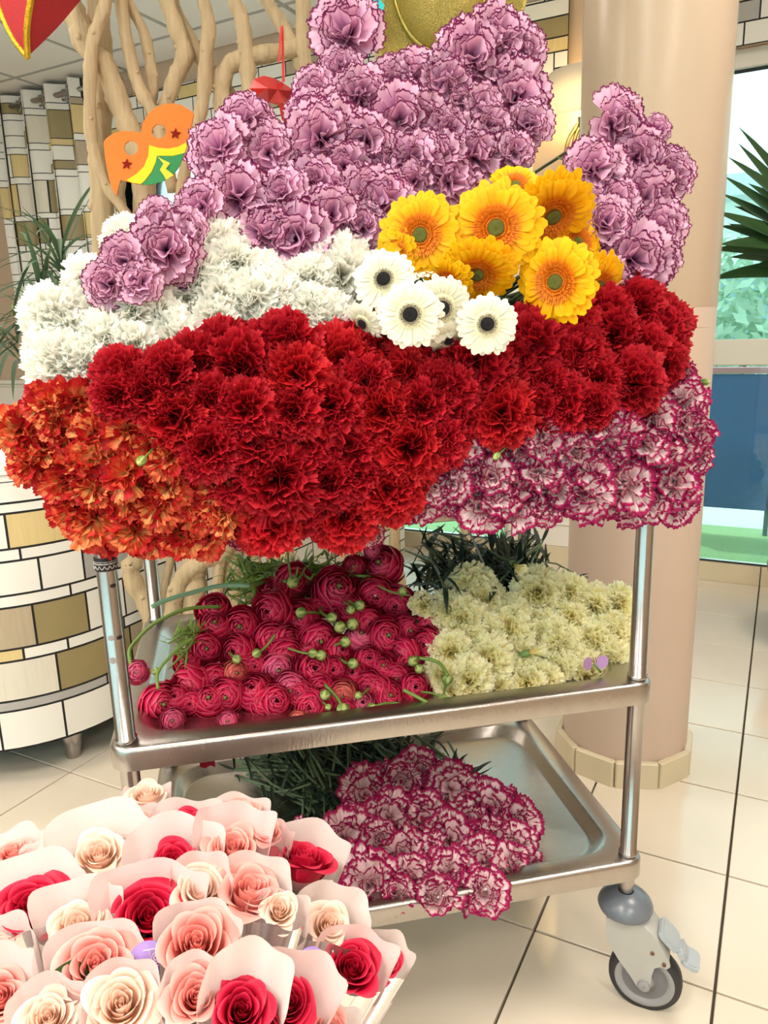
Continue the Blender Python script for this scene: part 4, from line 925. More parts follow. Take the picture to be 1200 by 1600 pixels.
# calyx, stems (unit radius bloom: scaled with it)
q = MB(); q.lathe([(0.20, -0.36), (0.22, -0.50), (0.21, -0.72), (0.12, -0.86), (0.05, -0.92)], 10)
for k in range(5):
    a = 2*math.pi*k/5; q.add([(0.2*math.cos(a-0.5), 0.2*math.sin(a-0.5), -0.40), (0.2*math.cos(a+0.5), 0.2*math.sin(a+0.5), -0.40), (0.27*math.cos(a), 0.27*math.sin(a), -0.22)], [(0, 1, 2)])
CALYX = mesh_of(q, 'calyx', m_calyx)
STEM = []; STEML = []
for k in range(4):
    rs = random.Random(k); dx, dy = rs.uniform(-0.5, 0.5), rs.uniform(-0.5, 0.5)
    q = MB(); q.tube(smooth_path([(0, 0, -0.85), (dx*0.3, dy*0.3, -2.5), (dx, dy, -5.0), (dx*0.5, dy*1.5, -8.0)], 4), 0.055, 6); STEM.append(mesh_of(q, 'stem', mat('grey green stem', (88, 108, 76), 0.5, noise=0.2, nscale=10)))
    q = MB(); q.grid(blade((dx*0.3, dy*0.3, -2.6), (math.cos(k*1.7), math.sin(k*1.7), -0.9), 2.4, 0.13, (0, 0, 1.01), -0.8, 7)); STEML.append(mesh_of(q, 'leaf', m_dark))
def face_matrix(P, d, r_, spin):
    d = Vector(d).normalized(); qn = Vector((0, 0, 1)).rotation_difference(d)
    return Matrix.Translation(Vector(P)) @ qn.to_matrix().to_4x4() @ Matrix.Rotation(spin, 4, 'Z') @ Matrix.Diagonal((r_, r_, r_, 1))
def to_cam(P): v = CP-P; return v/np.linalg.norm(v)
def dirn(P, side=0.0, up=0.0, jit=0.3, cam_w=1.0):
    d = to_cam(P)*cam_w + QU*side + ZZ*up + np.array([R.gauss(0, jit) for _ in range(3)])
    if d@to_cam(P) < 0.25: d = d+to_cam(P)*0.6
    return d/np.linalg.norm(d)
def aim_stem(st, o, P):
    u = float((P-Q0)@QU); v = float((P-Q0)@QV); z = float(P[2])
    zs = ZT if z > 0.80 else ZM if z > 0.5 else ZB
    T = tro(TL/2+(u-TL/2)*0.72+R.uniform(-0.03, 0.03), max(v+0.27, 0.2), zs+0.012+max(0, z-zs)*0.75)
    M3 = o.matrix_basis; S0 = M3 @ Vector((0, 0, -0.85)); L = (Vector(T)-S0)
    dl = (M3.to_quaternion().inverted() @ L).normalized()
    qn = Vector((0, 0, -1)).rotation_difference(dl)
    st.matrix_basis = Matrix.Translation((0, 0, -0.85)) @ qn.to_matrix().to_4x4() @ Matrix.Diagonal((1, 1, min(1.0, L.length/(7.4*M3.to_scale()[0])), 1)) @ Matrix.Translation((0, 0, 0.85))
def flower(name, meshes, P, d, r_, cat, stem=True, calyx=True, leaf=False, idx=None):
    o = obj(name, meshes[R.randrange(len(meshes)) if idx is None else idx]); o.matrix_basis = face_matrix(P, d, r_, R.uniform(0, 6.28))
    if calyx: obj('calyx', CALYX, o)
    if stem:
        aim_stem(obj('stem', STEM[R.randrange(4)], o), o, P)
    if leaf:
        for k in R.sample(range(4), 2): obj('leaf', STEML[k], o)
    if name == 'ranunculus' and R.random() < 0.45: obj('centre', RANC, o)
    o['category'] = cat; return o
def row_labels(items, desc, where, group, rowh):
    """items: (x, y, obj). rows from the top, counted from the left"""
    it = sorted(items, key=lambda t: t[1]); rows = []; cur = []; y0 = None
    for t in it:
        if y0 is None or t[1]-y0 < rowh: cur.append(t); y0 = t[1] if y0 is None else y0
        else: rows.append(cur); cur = [t]; y0 = t[1]
    rows.append(cur); n = len(rows)
    for i, rw in enumerate(rows):
        rw.sort(key=lambda t: t[0])
        rn = 'top row' if i == 0 else 'bottom row' if i == n-1 else ORD[i+1]+' row'
        for j, t in enumerate(rw):
            on = 'leftmost' if j == 0 else 'rightmost' if j == len(rw)-1 else ORD[j+1]+' from left'
            if len(rw) == 1: on = 'only one'
            t[2]['label'] = '%s, %s in the %s %s' % (desc, on, rn, where); t[2]['group'] = group

# ---- heads on the top tier -------------------------------------------------
def pile_v(x, y):
    v = float(np.interp(y, [0, 150, 300, 420, 520, 620, 760, 860], [0.16, 0.12, 0.06, 0.01, -0.035, -0.075, -0.07, -0.035]))
    if x < 220: v += (220-x)/220*0.05
    if x > 930: v += (x-930)/170*0.05
    return v
def top_flower(x, y, rp_, kind, name='carnation', cat='carnation', extra=0.0, jit=0.22, **k):
    P = on_trolley(x, y, pile_v(x, y)+extra+R.uniform(-0.008, 0.008)); r_ = rp_*depth(P)/F
    P = P - to_cam(P)*r_*0.15
    d = dirn(P, side=(x-560)/560*0.75, up=(560-y)/560*0.5, jit=jit)
    if kind == 'ger': return P, r_, d
    return flower(name, CARN[kind], P, d, r_*1.04, cat, **k)
LIL_MAIN = [(540, 48, 58), (384, 184, 44), (338, 232, 52), (420, 236, 46), (372, 305, 58), (312, 322, 42), (410, 360, 50), (460, 368, 66), (505, 218, 60), (492, 290, 44), (520, 338, 50), (564, 352, 38), (575, 305, 50), (437, 300, 42), (482, 172, 38), (492, 142, 36), (560, 148, 46), (568, 226, 50), (624, 187, 60), (597, 315, 52), (683, 240, 48), (704, 280, 48), (744, 240, 50), (779, 234, 38), (806, 235, 32), (718, 165, 46), (693, 128, 50), (736, 88, 60), (779, 55, 54), (813, 80, 40), (793, 112, 40), (811, 155, 54), (824, 196, 38), (648, 122, 42), (612, 128, 38), (755, 168, 40), (640, 250, 46), (660, 190, 44), (532, 105, 32), (525, 180, 42), (590, 265, 44), (540, 262, 44), (768, 200, 40), (650, 285, 34), (700, 200, 42)]
LIL_LEFT = [(259, 390, 57), (192, 408, 45), (168, 446, 38), (217, 441, 38), (292, 358, 34), (247, 343, 33)]
LIL_RIGHT = [(963, 192, 50), (1028, 200, 24), (1000, 242, 46), (928, 264, 48), (1046, 272, 42), (965, 312, 40), (1013, 316, 58), (947, 347, 42), (1032, 356, 45), (991, 405, 60), (1034, 408, 36), (954, 434, 38), (912, 358, 26), (925, 318, 26), (962, 268, 30)]
WHITE = [(80, 500, 50), (72, 548, 38), (97, 570, 52), (147, 487, 52), (160, 530, 50), (127, 573, 50), (133, 440, 38), (197, 378, 42), (230, 500, 58), (270, 530, 45), (283, 460, 52), (313, 440, 50), (345, 382, 42), (365, 415, 42), (390, 480, 60), (423, 500, 44), (538, 430, 58), (515, 500, 45), (425, 470, 48), (400, 430, 40), (455, 450, 42), (625, 530, 44), (345, 465, 45), (210, 545, 42), (330, 495, 40), (480, 480, 36), (175, 455, 40), (200, 490, 42), (485, 440, 40), (110, 520, 40)]
RED = [(310, 573, 52), (377, 577, 58), (447, 540, 52), (460, 587, 52), (533, 567, 56), (513, 633, 55), (453, 643, 48), (630, 593, 58), (600, 643, 54), (400, 687, 66), (467, 700, 50), (543, 700, 55), (640, 700, 60), (430, 753, 70), (507, 757, 50), (555, 738, 45), (608, 762, 58), (533, 808, 54), (465, 793, 52), (425, 812, 50), (323, 700, 52), (267, 653, 58), (220, 613, 52), (180, 618, 40), (190, 590, 45), (260, 590, 50), (327, 633, 50), (313, 707, 42), (380, 640, 50), (742, 577, 62), (786, 643, 56), (838, 547, 60), (889, 514, 50), (966, 525, 50), (951, 492, 40), (885, 566, 50), (885, 628, 48), (937, 591, 44), (992, 604, 58), (997, 478, 50), (1036, 492, 46), (1028, 530, 50), (1050, 532, 34), (1039, 574, 42), (801, 566, 50), (819, 522, 45), (687, 558, 44), (702, 621, 50), (856, 599, 45), (911, 545, 45), (713, 657, 45), (660, 640, 50), (685, 690, 42), (600, 540, 42), (560, 525, 40), (350, 540, 44), (410, 545, 44), (680, 600, 44), (930, 640, 40), (845, 640, 38), (360, 750, 44), (760, 530, 40), (1000, 550, 44), (400, 830, 36), (570, 600, 44)]
BRIGHT = {(533, 567), (630, 593), (600, 643), (608, 762), (640, 700), (786, 643), (533, 808), (425, 812), (460, 587), (400, 830), (267, 653)}
ORANGE = [(73, 625, 40), (117, 632, 42), (23, 672, 38), (60, 697, 46), (40, 723, 36), (97, 675, 36), (143, 677, 38), (167, 650, 34), (95, 752, 40), (110, 718, 38), (145, 715, 40), (193, 737, 46), (143, 765, 38), (257, 717, 38), (205, 675, 42), (140, 810, 52), (115, 795, 38), (187, 785, 40), (205, 827, 42), (240, 793, 42), (260, 765, 38), (287, 780, 40), (330, 757, 38), (283, 835, 38), (320, 840, 36), (343, 805, 42), (245, 835, 36), (170, 838, 32), (380, 818, 32), (358, 780, 32), (293, 737, 36), (223, 758, 38), (310, 800, 36), (175, 705, 36), (80, 660, 34), (230, 700, 36), (330, 785, 34), (215, 855, 20), (385, 790, 24)]
MAG_TOP = [(657, 783, 34), (703, 754, 36), (745, 725, 40), (728, 700, 36), (753, 792, 42), (803, 754, 44), (803, 792, 38), (853, 679, 44), (816, 708, 36), (845, 733, 40), (903, 708, 42), (870, 765, 38), (912, 777, 46), (937, 655, 44), (962, 685, 44), (982, 752, 50), (982, 785, 38), (1028, 656, 46), (1068, 625, 38), (1088, 684, 34), (1057, 700, 38), (1060, 752, 46), (1053, 785, 36), (1012, 781, 36), (1028, 717, 38), (1070, 588, 24), (1012, 690, 38), (928, 737, 36), (828, 781, 34), (891, 667, 38), (690, 729, 34), (712, 777, 30), (778, 772, 34), (853, 790, 32), (785, 700, 34), (770, 745, 34), (950, 780, 34), (1090, 720, 26), (1075, 660, 34), (945, 705, 36), (680, 760, 32), (640, 795, 24)]
def place_list(L, kind, desc, where, group, rowh, **k):
    it = []
    for (x, y, r_) in L:
        kd = 'bright' if (kind == 'red' and (x, y) in BRIGHT) else kind
        kk = dict(k)
        it.append((x, y, top_flower(x, y, r_, kd, **kk)))
    row_labels(it, desc, where, group, rowh)
place_list(LIL_MAIN, 'lilac', 'lilac carnation with purple edges', 'of the top mound', 'lilac carnations heaped on top', 52)
place_list(LIL_LEFT, 'lilac', 'lilac purple-edged carnation', 'of the left clump', 'lilac carnations lying on the white ones at left', 45, extra=-0.05)
place_list(LIL_RIGHT, 'lilac', 'lilac purple-edged carnation', 'of the cluster before the column', 'lilac carnations at the right before the column', 50, extra=-0.02)
place_list(WHITE, 'white', 'white frilled carnation', 'of the white band', 'white carnations above the red ones', 48)
place_list(RED, 'red', 'dark red frilled carnation', 'of the red band', 'red carnations across the top tier', 52, extra=-0.012)
place_list(ORANGE, 'orange', 'small orange-red flamed carnation', 'of the orange clump', 'orange carnations at the left end of the top tier', 42, extra=0.0, jit=0.35)
place_list(MAG_TOP, 'magenta', 'white magenta-edged carnation', 'of the top tier cluster', 'magenta-edged carnations at the right end of the top tier', 42, extra=0.0, jit=0.3)
it = []
for x, y, r_ in ((372, 838, 22), (578, 835, 22)):
    it.append(top_flower(x, y, r_, 'magenta', extra=0.04))
it[0]['label'] = 'magenta-edged carnation peeking under the orange clump'; it[1]['label'] = 'magenta-edged carnation peeking under the lowest red carnation'

# gerberas
def gerbera(x, y, rp_, kind, dd, lab, extra=-0.03, idx=None):
    P = on_trolley(x, y, pile_v(x, y)+extra-0.02); r_ = rp_*depth(P)/F
    d = to_cam(P)+np.array(dd[0]*QU+dd[1]*ZZ); o = obj('gerbera', GER[kind][R.randrange(3)]); o.matrix_basis = face_matrix(P, d, r_, R.uniform(0, 6))
    obj('floret_ring', FLO[kind], o); obj('receptacle', REC[kind], o); obj('centre_disc', DISC[kind], o); aim_stem(obj('stem', STEM[R.randrange(4)], o), o, P)
    o['category'] = 'gerbera'; o['label'] = lab; o['group'] = 'yellow gerberas' if kind == 'y' else 'white gerberas'; return o
for a in ((775, 357, 76, 'y', (0, 0.1), 'largest yellow gerbera facing front in the middle of the yellow group', -0.07),
          (657, 368, 68, 'y', (-0.1, 0.1), 'yellow gerbera leftmost of the group, below the lilac mound', -0.045),
          (862, 335, 74, 'y', (0.45, -0.6), 'yellow gerbera at upper right with long upright petals and grey-green centre', -0.04),
          (870, 440, 70, 'y', (-0.55, -0.1), 'yellow gerbera turned left at lower right above the red band', -0.06),
          (745, 425, 66, 'y', (0, -0.9), 'yellow gerbera drooping beneath the largest one', -0.035),
          (805, 292, 44, 'y', (0.2, 0.7), 'yellow gerbera tucked behind the largest one under the lilac mound', 0.0),
          (700, 440, 46, 'y', (-0.8, -0.7), 'small yellow gerbera seen edge-on above the white gerberas', -0.02),
          (932, 445, 54, 'y', (0.7, -0.5), 'orange-yellow gerbera half hidden behind the right lilac cluster', 0.0),
          (620, 395, 40, 'y', (-0.8, -0.3), 'yellow gerbera petals showing beside the lilac mound edge', -0.02),
          (900, 380, 50, 'y', (0.6, 0.2), 'yellow gerbera hidden between the two right gerberas', -0.0)):
    gerbera(a[0], a[1], a[2], a[3], a[4], a[5], a[6])
for a in ((600, 437, 50, 'w', (-0.2, 0.3), 'white gerbera with black eye highest beside the large white carnation', -0.05),
          (641, 492, 53, 'w', (0.0, 0.1), 'white gerbera with black eye in the centre of the white group', -0.075),
          (690, 482, 52, 'w', (0.3, 0.0), 'white gerbera with black eye right behind the central one', -0.05),
          (761, 507, 49, 'w', (0.1, 0.1), 'white gerbera with black eye rightmost, above the red band', -0.06),
          (568, 505, 36, 'w', (-1.2, -0.9), 'white gerbera seen from the side between white carnations', -0.01),
          (650, 415, 34, 'w', (-0.3, 1.4), 'closed white gerbera seen edge-on under the yellow gerberas', -0.01),
          (700, 530, 36, 'w', (0.4, -1.0), 'white gerbera showing only lower petals above the red band', -0.02)):
    gerbera(a[0], a[1], a[2], a[3], a[4], a[5], a[6])

# stems packed behind the heads so that the bundles really have bodies
def bundle(name, lab, fn0, fn1, n, r_, mt, leaves, leafm, seed, Ll=0.07, Lw=0.0035, cat='stems'):
    rs = random.Random(seed); q = MB(); q2 = MB()
    for k in range(n):
        a, b_ = fn0(rs), fn1(rs); m_ = (a+b_)/2+np.array([rs.gauss(0, 0.01) for _ in range(3)])
        S = smooth_path([a, m_, b_], 3); q.tube(S, r_*rs.uniform(0.8, 1.3), 5)
        for j in range(leaves):
            p = S[rs.randrange(len(S))]; d = (b_-a)/np.linalg.norm(b_-a)*rs.uniform(-1.2, 0.5)+np.array([rs.gauss(0, 0.6), rs.gauss(0, 0.4), abs(rs.gauss(0.15, 0.45))])
            q2.grid(blade(p, d, Ll*rs.uniform(0.6, 1.4), Lw*rs.uniform(0.7, 1.3), (0.1, 0, 1), rs.uniform(-0.5, 1.6), 5))
    e = empty(name, lab and (0, 0, 0)); e['label'] = lab; e['category'] = cat
    o = q.build('stems', mt, e); o['kind'] = 'stuff'
    if leaves: o = q2.build('leaves', leafm, e); o['kind'] = 'stuff'
    return e
m_gstem = mat('grey green stem', (88, 108, 76), 0.5, noise=0.2, nscale=10)
def prof_top(u): return float(np.interp(u, [-0.08, 0.05, 0.2, 0.35, 0.6, 0.8], [0.20, 0.27, 0.33, 0.38, 0.36, 0.22]))
def f0(rs): u = rs.uniform(-0.04, 0.78); return tro(u, 0.07+rs.uniform(0, 0.03), 0.868+rs.random()**0.8*(prof_top(u)-0.03))
def f1(rs): u = rs.uniform(0.05, 0.70); return tro(u, rs.uniform(0.34, 0.46), 0.866+rs.random()*0.15)
bundle('stem_bundle', 'packed green carnation stems lying behind the heads on the top shelf', f0, f1, 650, 0.003, m_gstem, 1, m_dark, 3)

# ---- middle tier -----------------------------------------------------------
def rim_y(x): return 1133-0.115*(x-480)
def mid_P(x, y, rp_, back=0.22):
    t = max(0, (rim_y(x)-y)/250.0); return on_trolley(x, y, 0.045+t*back)
RAN_L = [(428, 924, 26), (424, 954, 32), (334, 952, 26), (336, 976, 28), (377, 983, 32), (370, 1017, 28), (323, 1012, 26), (424, 999, 28), (451, 1003, 30), (293, 1037, 22), (298, 1071, 30), (336, 1060, 24), (327, 1093, 28), (399, 1041, 22), (434, 1043, 24, 'p'), (397, 1080, 32), (431, 1093, 28), (455, 1077, 27, 'p'), (250, 1098, 30), (275, 1093, 28), (356, 1087, 28), (458, 910, 30), (527, 922, 37), (587, 931, 30), (598, 886, 33), (471, 970, 32), (500, 951, 17), (621, 946, 29), (604, 995, 31), (562, 997, 22, 'p'), (531, 1016, 25), (577, 1033, 26), (669, 975, 27), (665, 1007, 28), (493, 1048, 34), (534, 1082, 26), (553, 1055, 22), (577, 1072, 25), (621, 1060, 22), (609, 1089, 27), (647, 1072, 27), (565, 1100, 24, 'p'), (486, 1106, 30), (498, 997, 28), (599, 1045, 24), (630, 1018, 24), (522, 1047, 25), (446, 1022, 26), (468, 1085, 26), (575, 975, 26), (545, 950, 26), (380, 1045, 22), (640, 1040, 24), (510, 1100, 26), (540, 1106, 22), (360, 1060, 22), (300, 1100, 22), (590, 1075, 22), (500, 1075, 24), (553, 885, 18), (480, 1015, 24), (640, 985, 24), (410, 1100, 20)]
it = []
for a in RAN_L:
    x, y, r_ = a[:3]; P = mid_P(x, y, r_)+R.uniform(-0.006, 0.006)*QV; rad = r_*depth(P)/F
    d = dirn(P, side=(x-480)/400*0.4, up=0.1, jit=0.32); k = 'ranpink' if len(a) > 3 else 'ranun'
    o = flower('ranunculus', RAN[k], P, d, rad*1.14, 'ranunculus', calyx=False); it.append((x, y, o))
row_labels(it, 'crimson pink ranunculus', 'of the heap', 'ranunculus on the middle shelf', 34)
for (x, y, r_, k, lab, dd) in ((368, 1047, 21, 'ranpeach', 'peach ranunculus with green centre amid the crimson ranunculus heap', 0), (466, 1120, 15, 'ranpeach', 'pale green and peach ranunculus lying on the front rim', 0), (534, 1083, 24, 'ranpeach', 'coral ranunculus low in the heap above the rim', 0), (271, 1120, 19, 'ranpink', 'half-open pink ranunculus bud lying at the left front of the tray', 0), (356, 1122, 17, 'ranpink', 'half-open pink ranunculus bud alone on the tray front', 0), (582, 857, 16, 'ranpink', 'small pink ranunculus topmost behind the heap', 0), (213, 1050, 19, 'ranpink', 'pale pink ranunculus hanging over the left edge beside the post', 0)):
    P = mid_P(x, y, r_)-QV*0.01
    if x == 213: P = on_trolley(x, y, 0.10)
    o = flower('ranunculus', RAN[k], P, dirn(P, jit=0.15), r_*depth(P)/F*1.1, 'ranunculus', calyx=False, stem=(x != 213)); o['label'] = lab
    if x == 213:
        q = MB(); Mi = o.matrix_basis.inverted(); pts = [(205, 1040), (202, 1018), (212, 1002), (240, 975), (290, 952), (345, 948)]
        q.tube([np.array(Mi @ Vector(p)) for p in smooth_path([on_trolley(a, b_, 0.10+0.02*i) for i, (a, b_) in enumerate(pts)], 5)], 0.15, 8); q.build('stem', m_green, o)
# buds with stems
q = MB(); q.lathe([(0.001, 1.0), (0.35, 0.93), (0.75, 0.6), (0.98, 0.1), (0.95, -0.3), (0.65, -0.75), (0.3, -0.98)], 12)
BUD = mesh_of(q, 'ranunculus_bud', m_pale)
q = MB()
for k in range(5):
    a = 2*math.pi*k/5; G = []
    for t in np.linspace(0, 1, 6):
        al = math.pi*0.9-(math.pi*0.72)*t; w_ = 0.42*math.sin(math.pi*(0.15+0.8*t)); G.append([(1.07*math.sin(al)*math.cos(a+s*w_), 1.07*math.sin(al)*math.sin(a+s*w_), 1.05*math.cos(al)) for s in (-1, 0, 1)])
    q.grid(G)
SEP = mesh_of(q, 'sepals', m_green)
BST = []
for k in range(3):
    q = MB(); a = k*2.0; q.tube(smooth_path([(0, 0, -0.9), (0.6*math.cos(a), 0.6*math.sin(a), -3), (2.0*math.cos(a), 2*math.sin(a), -5.5)], 4), 0.26, 6); BST.append(mesh_of(q, 'stem', m_green))
it = []
for (x, y, r_) in [(457, 910, 9), (470, 957, 8), (519, 965, 8), (531, 980, 9), (551, 975, 9), (562, 946, 8), (548, 953, 7), (540, 1003, 8), (489, 1021, 7), (502, 1024, 8), (552, 1037, 8), (629, 924, 7), (645, 1033, 8), (655, 1045, 7), (699, 1061, 8), (675, 1103, 10), (693, 1092, 7), (536, 1109, 10), (581, 1107, 8), (560, 1087, 6), (508, 1086, 8), (513, 1105, 5), (244, 1049, 6), (247, 1076, 7), (401, 1021, 7), (370, 1030, 7), (527, 860, 6)]:
    P = mid_P(x, y, r_); P = P+to_cam(P)*0.042
    if x < 250: P = mid_P(x, y, r_)
    rad = r_*depth(P)/F; d = dirn(P, side=R.uniform(-0.8, 0.8), up=R.uniform(-0.6, 0.4), jit=0.3)
    o = obj('ranunculus_bud', BUD); o.matrix_basis = face_matrix(P, d, rad*1.05, R.uniform(0, 6)); obj('sepals', SEP, o); obj('stem', BST[R.randrange(3)], o); o['category'] = 'flower bud'; it.append((x, y, o))
row_labels(it, 'small round green ranunculus bud', 'of buds', 'ranunculus buds on the middle shelf', 34)
CREAM = [(665, 945, 26), (696, 948, 34), (738, 915, 38), (757, 936, 38), (719, 974, 46), (791, 979, 42), (798, 955, 32), (703, 1018, 36), (757, 1028, 45), (728, 1064, 42), (687, 1054, 30), (705, 1078, 26), (779, 1070, 26), (795, 1045, 28), (820, 1061, 36), (848, 1057, 30), (810, 1018, 30), (842, 926, 44), (836, 974, 34), (890, 926, 36), (893, 964, 36), (871, 992, 37), (928, 952, 42), (958, 943, 36), (955, 988, 38), (921, 999, 42), (883, 1021, 42), (874, 1051, 38), (918, 1058, 42), (945, 1031, 38), (760, 985, 30), (846, 995, 30), (730, 1000, 34), (905, 1030, 34), (808, 1035, 26)]
it = []
for x, y, r_ in CREAM:
    P = mid_P(x, y, r_, 0.18)+R.uniform(-0.006, 0.006)*QV; d = dirn(P, side=(x-800)/400*0.4, up=0.1, jit=0.3)
    it.append((x, y, flower('carnation', CARN['cream'], P, d, r_*depth(P)/F*0.96, 'carnation')))
row_labels(it, 'cream yellow carnation', 'of the cream heap', 'cream carnations on the middle shelf', 38)
for x, y, r_, dd, lab in ((836, 1018, 26, (0.9, 0.1), 'half-open cream carnation bud with green calyx amid the cream heap'), (807, 885, 20, (0.2, -0.2), 'closed cream carnation bud among dark leaves behind the cream heap')):
    P = mid_P(x, y, r_, 0.18); P = P+to_cam(P)*0.035; d = to_cam(P)*0.4+QU*dd[0]+ZZ*dd[1]
    P_ = carnation_petals(7, n=14, nu=13, nv=6, ruf=0.03, wid=0.4, tooth=0.05, open_=0.55, inner=0.1); me = petal_mesh('carnation_bud', P_, MP['cream'])
    o = obj('carnation_bud', me); o.matrix_basis = face_matrix(P, d, r_*depth(P)/F, 1); obj('calyx', CALYX, o); aim_stem(obj('stem', STEM[0], o), o, P); tag(o, lab, 'flower bud')
# fallen lilac petals on the cream heap
e = empty('fallen_petal', (lambda p: p+to_cam(p)*0.062)(mid_P(928, 1036, 8, .18)), label='fallen lilac petal with brown stamens lying on the cream carnations', cat='petal')
for s in (-1, 1):
    q = MB(); G = []
    for t in np.linspace(0, 1, 7): G.append([QU*s*(0.003+0.017*t)+ZZ*(0.011*math.sin(0.5+t*2.2)*v_+0.003*t)-QV*0.006*t for v_ in np.linspace(-1, 1, 5)])
    q.grid(G); q.build('petal', mat('lilac petal', (196, 150, 206), 0.5, trans=0.3), e)
for k in range(4):
    q = MB(); q.tube([QU*0.002*k, QU*(0.004*k-0.006)+ZZ*0.009], 0.0006, 5); q.build('stamen', mat('brown stamen', (96, 40, 50), 0.6), e)
q = MB(); q.tube([-ZZ*0.002, QU*0.012-ZZ*0.016], 0.0022, 6); q.build('stem', m_green, e)
# side bud poking out at the right of the top tier, and loose green buds between heads
for (x, y, x2, y2, r_, lab, ex) in ((1101, 597, 1062, 597, 8, 'small green bud on thin stem poking out right of the red carnations', 0.02), (221, 720, 240, 700, 12, 'pale green bud between orange and red carnations', -0.05), (776, 713, 800, 690, 9, 'green bud tip between magenta-edged carnations under the red ones', -0.04), (905, 262, 870, 245, 9, 'green bud and leaf above the yellow gerberas beside the column', 0.0)):
    P = on_trolley(x, y, pile_v(x, y)+ex); P2 = on_trolley(x2, y2, pile_v(x, y)+ex+0.04); rad = r_*depth(P)/F; d = P-P2
    o = obj('carnation_bud', BUD); o.matrix_basis = face_matrix(P, d, rad*0.8, 0.4) @ Matrix.Diagonal((0.8, 0.8, 1.5, 1)); Mi = o.matrix_basis.inverted()
    obj('sepals', SEP, o); q = MB(); q.tube([np.array(Mi @ Vector(p)) for p in (P, (P+P2)/2, P2)], 0.22, 6); q.build('stem', m_green, o); tag(o, lab, 'flower bud')
# foliage behind the middle tier
def pix_pt(rs, X, Y, V): return on_trolley(rs.uniform(*X), rs.uniform(*Y), rs.uniform(*V))
bundle('leafy_stems', 'dark narrow-leaved carnation stems behind the cream carnations', lambda rs: pix_pt(rs, (655, 860), (905, 990), (0.16, 0.26)), lambda rs: pix_pt(rs, (640, 850), (832, 900), (0.36, 0.44)), 110, 0.0024, m_gstem, 6, m_dark, 5, 0.055, 0.0052)
bundle('leafy_stems', 'dark leafy sprig sticking out right behind the cream carnations before the column', lambda rs: on_trolley(820+rs.uniform(-8, 8), 925, 0.26), lambda rs: on_trolley(rs.uniform(885, 925), rs.uniform(880, 925), 0.30), 5, 0.002, m_gstem, 2, m_dark, 6, 0.035, 0.004)
m_fern = mat('light ranunculus foliage', (128, 152, 60), 0.5, noise=0.25, nscale=20, trans=0.25)
bundle('leafy_stems', 'light green feathery ranunculus foliage behind the crimson heap', lambda rs: pix_pt(rs, (370, 590), (892, 950), (0.22, 0.30)), lambda rs: pix_pt(rs, (350, 590), (866, 930), (0.30, 0.40)), 110, 0.0024, m_green, 9, m_fern, 8, 0.022, 0.0022)
bundle('leafy_stems', 'feathery green sprig on the tray left of the crimson ranunculus', lambda rs: on_trolley(300+rs.uniform(-10, 10), 990, 0.14), lambda rs: on_trolley(rs.uniform(262, 290), rs.uniform(990, 1045), 0.12), 9, 0.0014, m_green, 8, m_fern, 9, 0.022, 0.0015)
for pts, mt, lab, w_ in (([(237, 948), (262, 937), (300, 926), (346, 915), (390, 915)], mat('teal green stem', (120, 160, 130), 0.45), 'pale teal cut stem end sticking out above the tray at left', 0.0036), ([(247, 1076), (246, 1052), (262, 1030), (285, 1008), (300, 998)], m_green, 'thin green stem with small buds curving over the tray at left', 0.0022), ([(455, 905), (450, 870), (452, 850)], m_green, 'drooping thin bud stem above the crimson heap', 0.0018), ([(640, 930), (612, 925), (590, 915)], m_green, 'thin stem crossing the crimson heap toward the dark leaves', 0.0016), ([(700, 1056), (685, 1035), (655, 1028)], m_green, 'green stem bending from the crimson heap over cream carnations', 0.0026), ([(672, 1100), (650, 1088), (630, 1078)], m_green, 'short green stem over the front rim below the crimson heap', 0.0026), ([(728, 820), (742, 850), (757, 885), (762, 905)], mat('silvery stem', (150, 160, 160), 0.4), 'silvery pale stem among the dark leaves', 0.002)):
    P = [on_trolley(x, y, float(np.interp(y, [820, 900, 1060, 1110], [0.3, 0.2, 0.03, 0.0])) - (0.03 if x < 420 else 0)) for x, y in pts]
    q = MB(); q.tube(smooth_path(P, 5), w_, 8); o = q.build('cut_stem', mt); tag(o, lab, 'stem')

# ---- bottom tier -----------------------------------------------------------
BOT = [(653, 1207, 36), (570, 1240, 40), (627, 1222, 32), (603, 1213, 24), (707, 1233, 40), (763, 1263, 44), (803, 1283, 40), (660, 1280, 42), (607, 1277, 42), (540, 1313, 45), (703, 1310, 42), (630, 1337, 40), (740, 1313, 34), (753, 1347, 38), (800, 1355, 36), (703, 1365, 40), (577, 1381, 48), (647, 1371, 36), (680, 1398, 38), (757, 1393, 36), (727, 1383, 30), (473, 1300, 21), (592, 1315, 32), (805, 1322, 34), (547, 1280, 24), (670, 1335, 32), (735, 1280, 32), (775, 1310, 32), (620, 1395, 28), (500, 1320, 24), (545, 1350, 34)]
it = []
for x, y, r_ in BOT:
    t = max(0, (1440-0.13*(x-600)-y)/240.0); P = on_trolley(x, y, -0.05+t*0.30); d = dirn(P, side=(x-640)/300*0.35, up=0.25, jit=0.28)
    it.append((x, y, flower('carnation', CARN['magenta'], P, d, r_*depth(P)/F*1.08, 'carnation', leaf=t > 0.6)))
row_labels(it, 'white magenta-edged carnation', 'on the bottom tray', 'magenta-edged carnations on the bottom tray', 38)
bundle('leafy_stems', 'dark green leafy stems of the magenta-edged carnations on the bottom tray', lambda rs: (lambda p: p if p@ZZ > ZB else p+ZZ*(ZB-p[2]))(pix_pt(rs, (470, 740), (1225, 1300), (0.22, 0.26))), lambda rs: tro(rs.uniform(0.12, 0.42), rs.uniform(0.34, 0.44), ZB-0.012+rs.random()*0.12), 190, 0.0026, m_gstem, 5, m_dark, 15, 0.055, 0.0042)
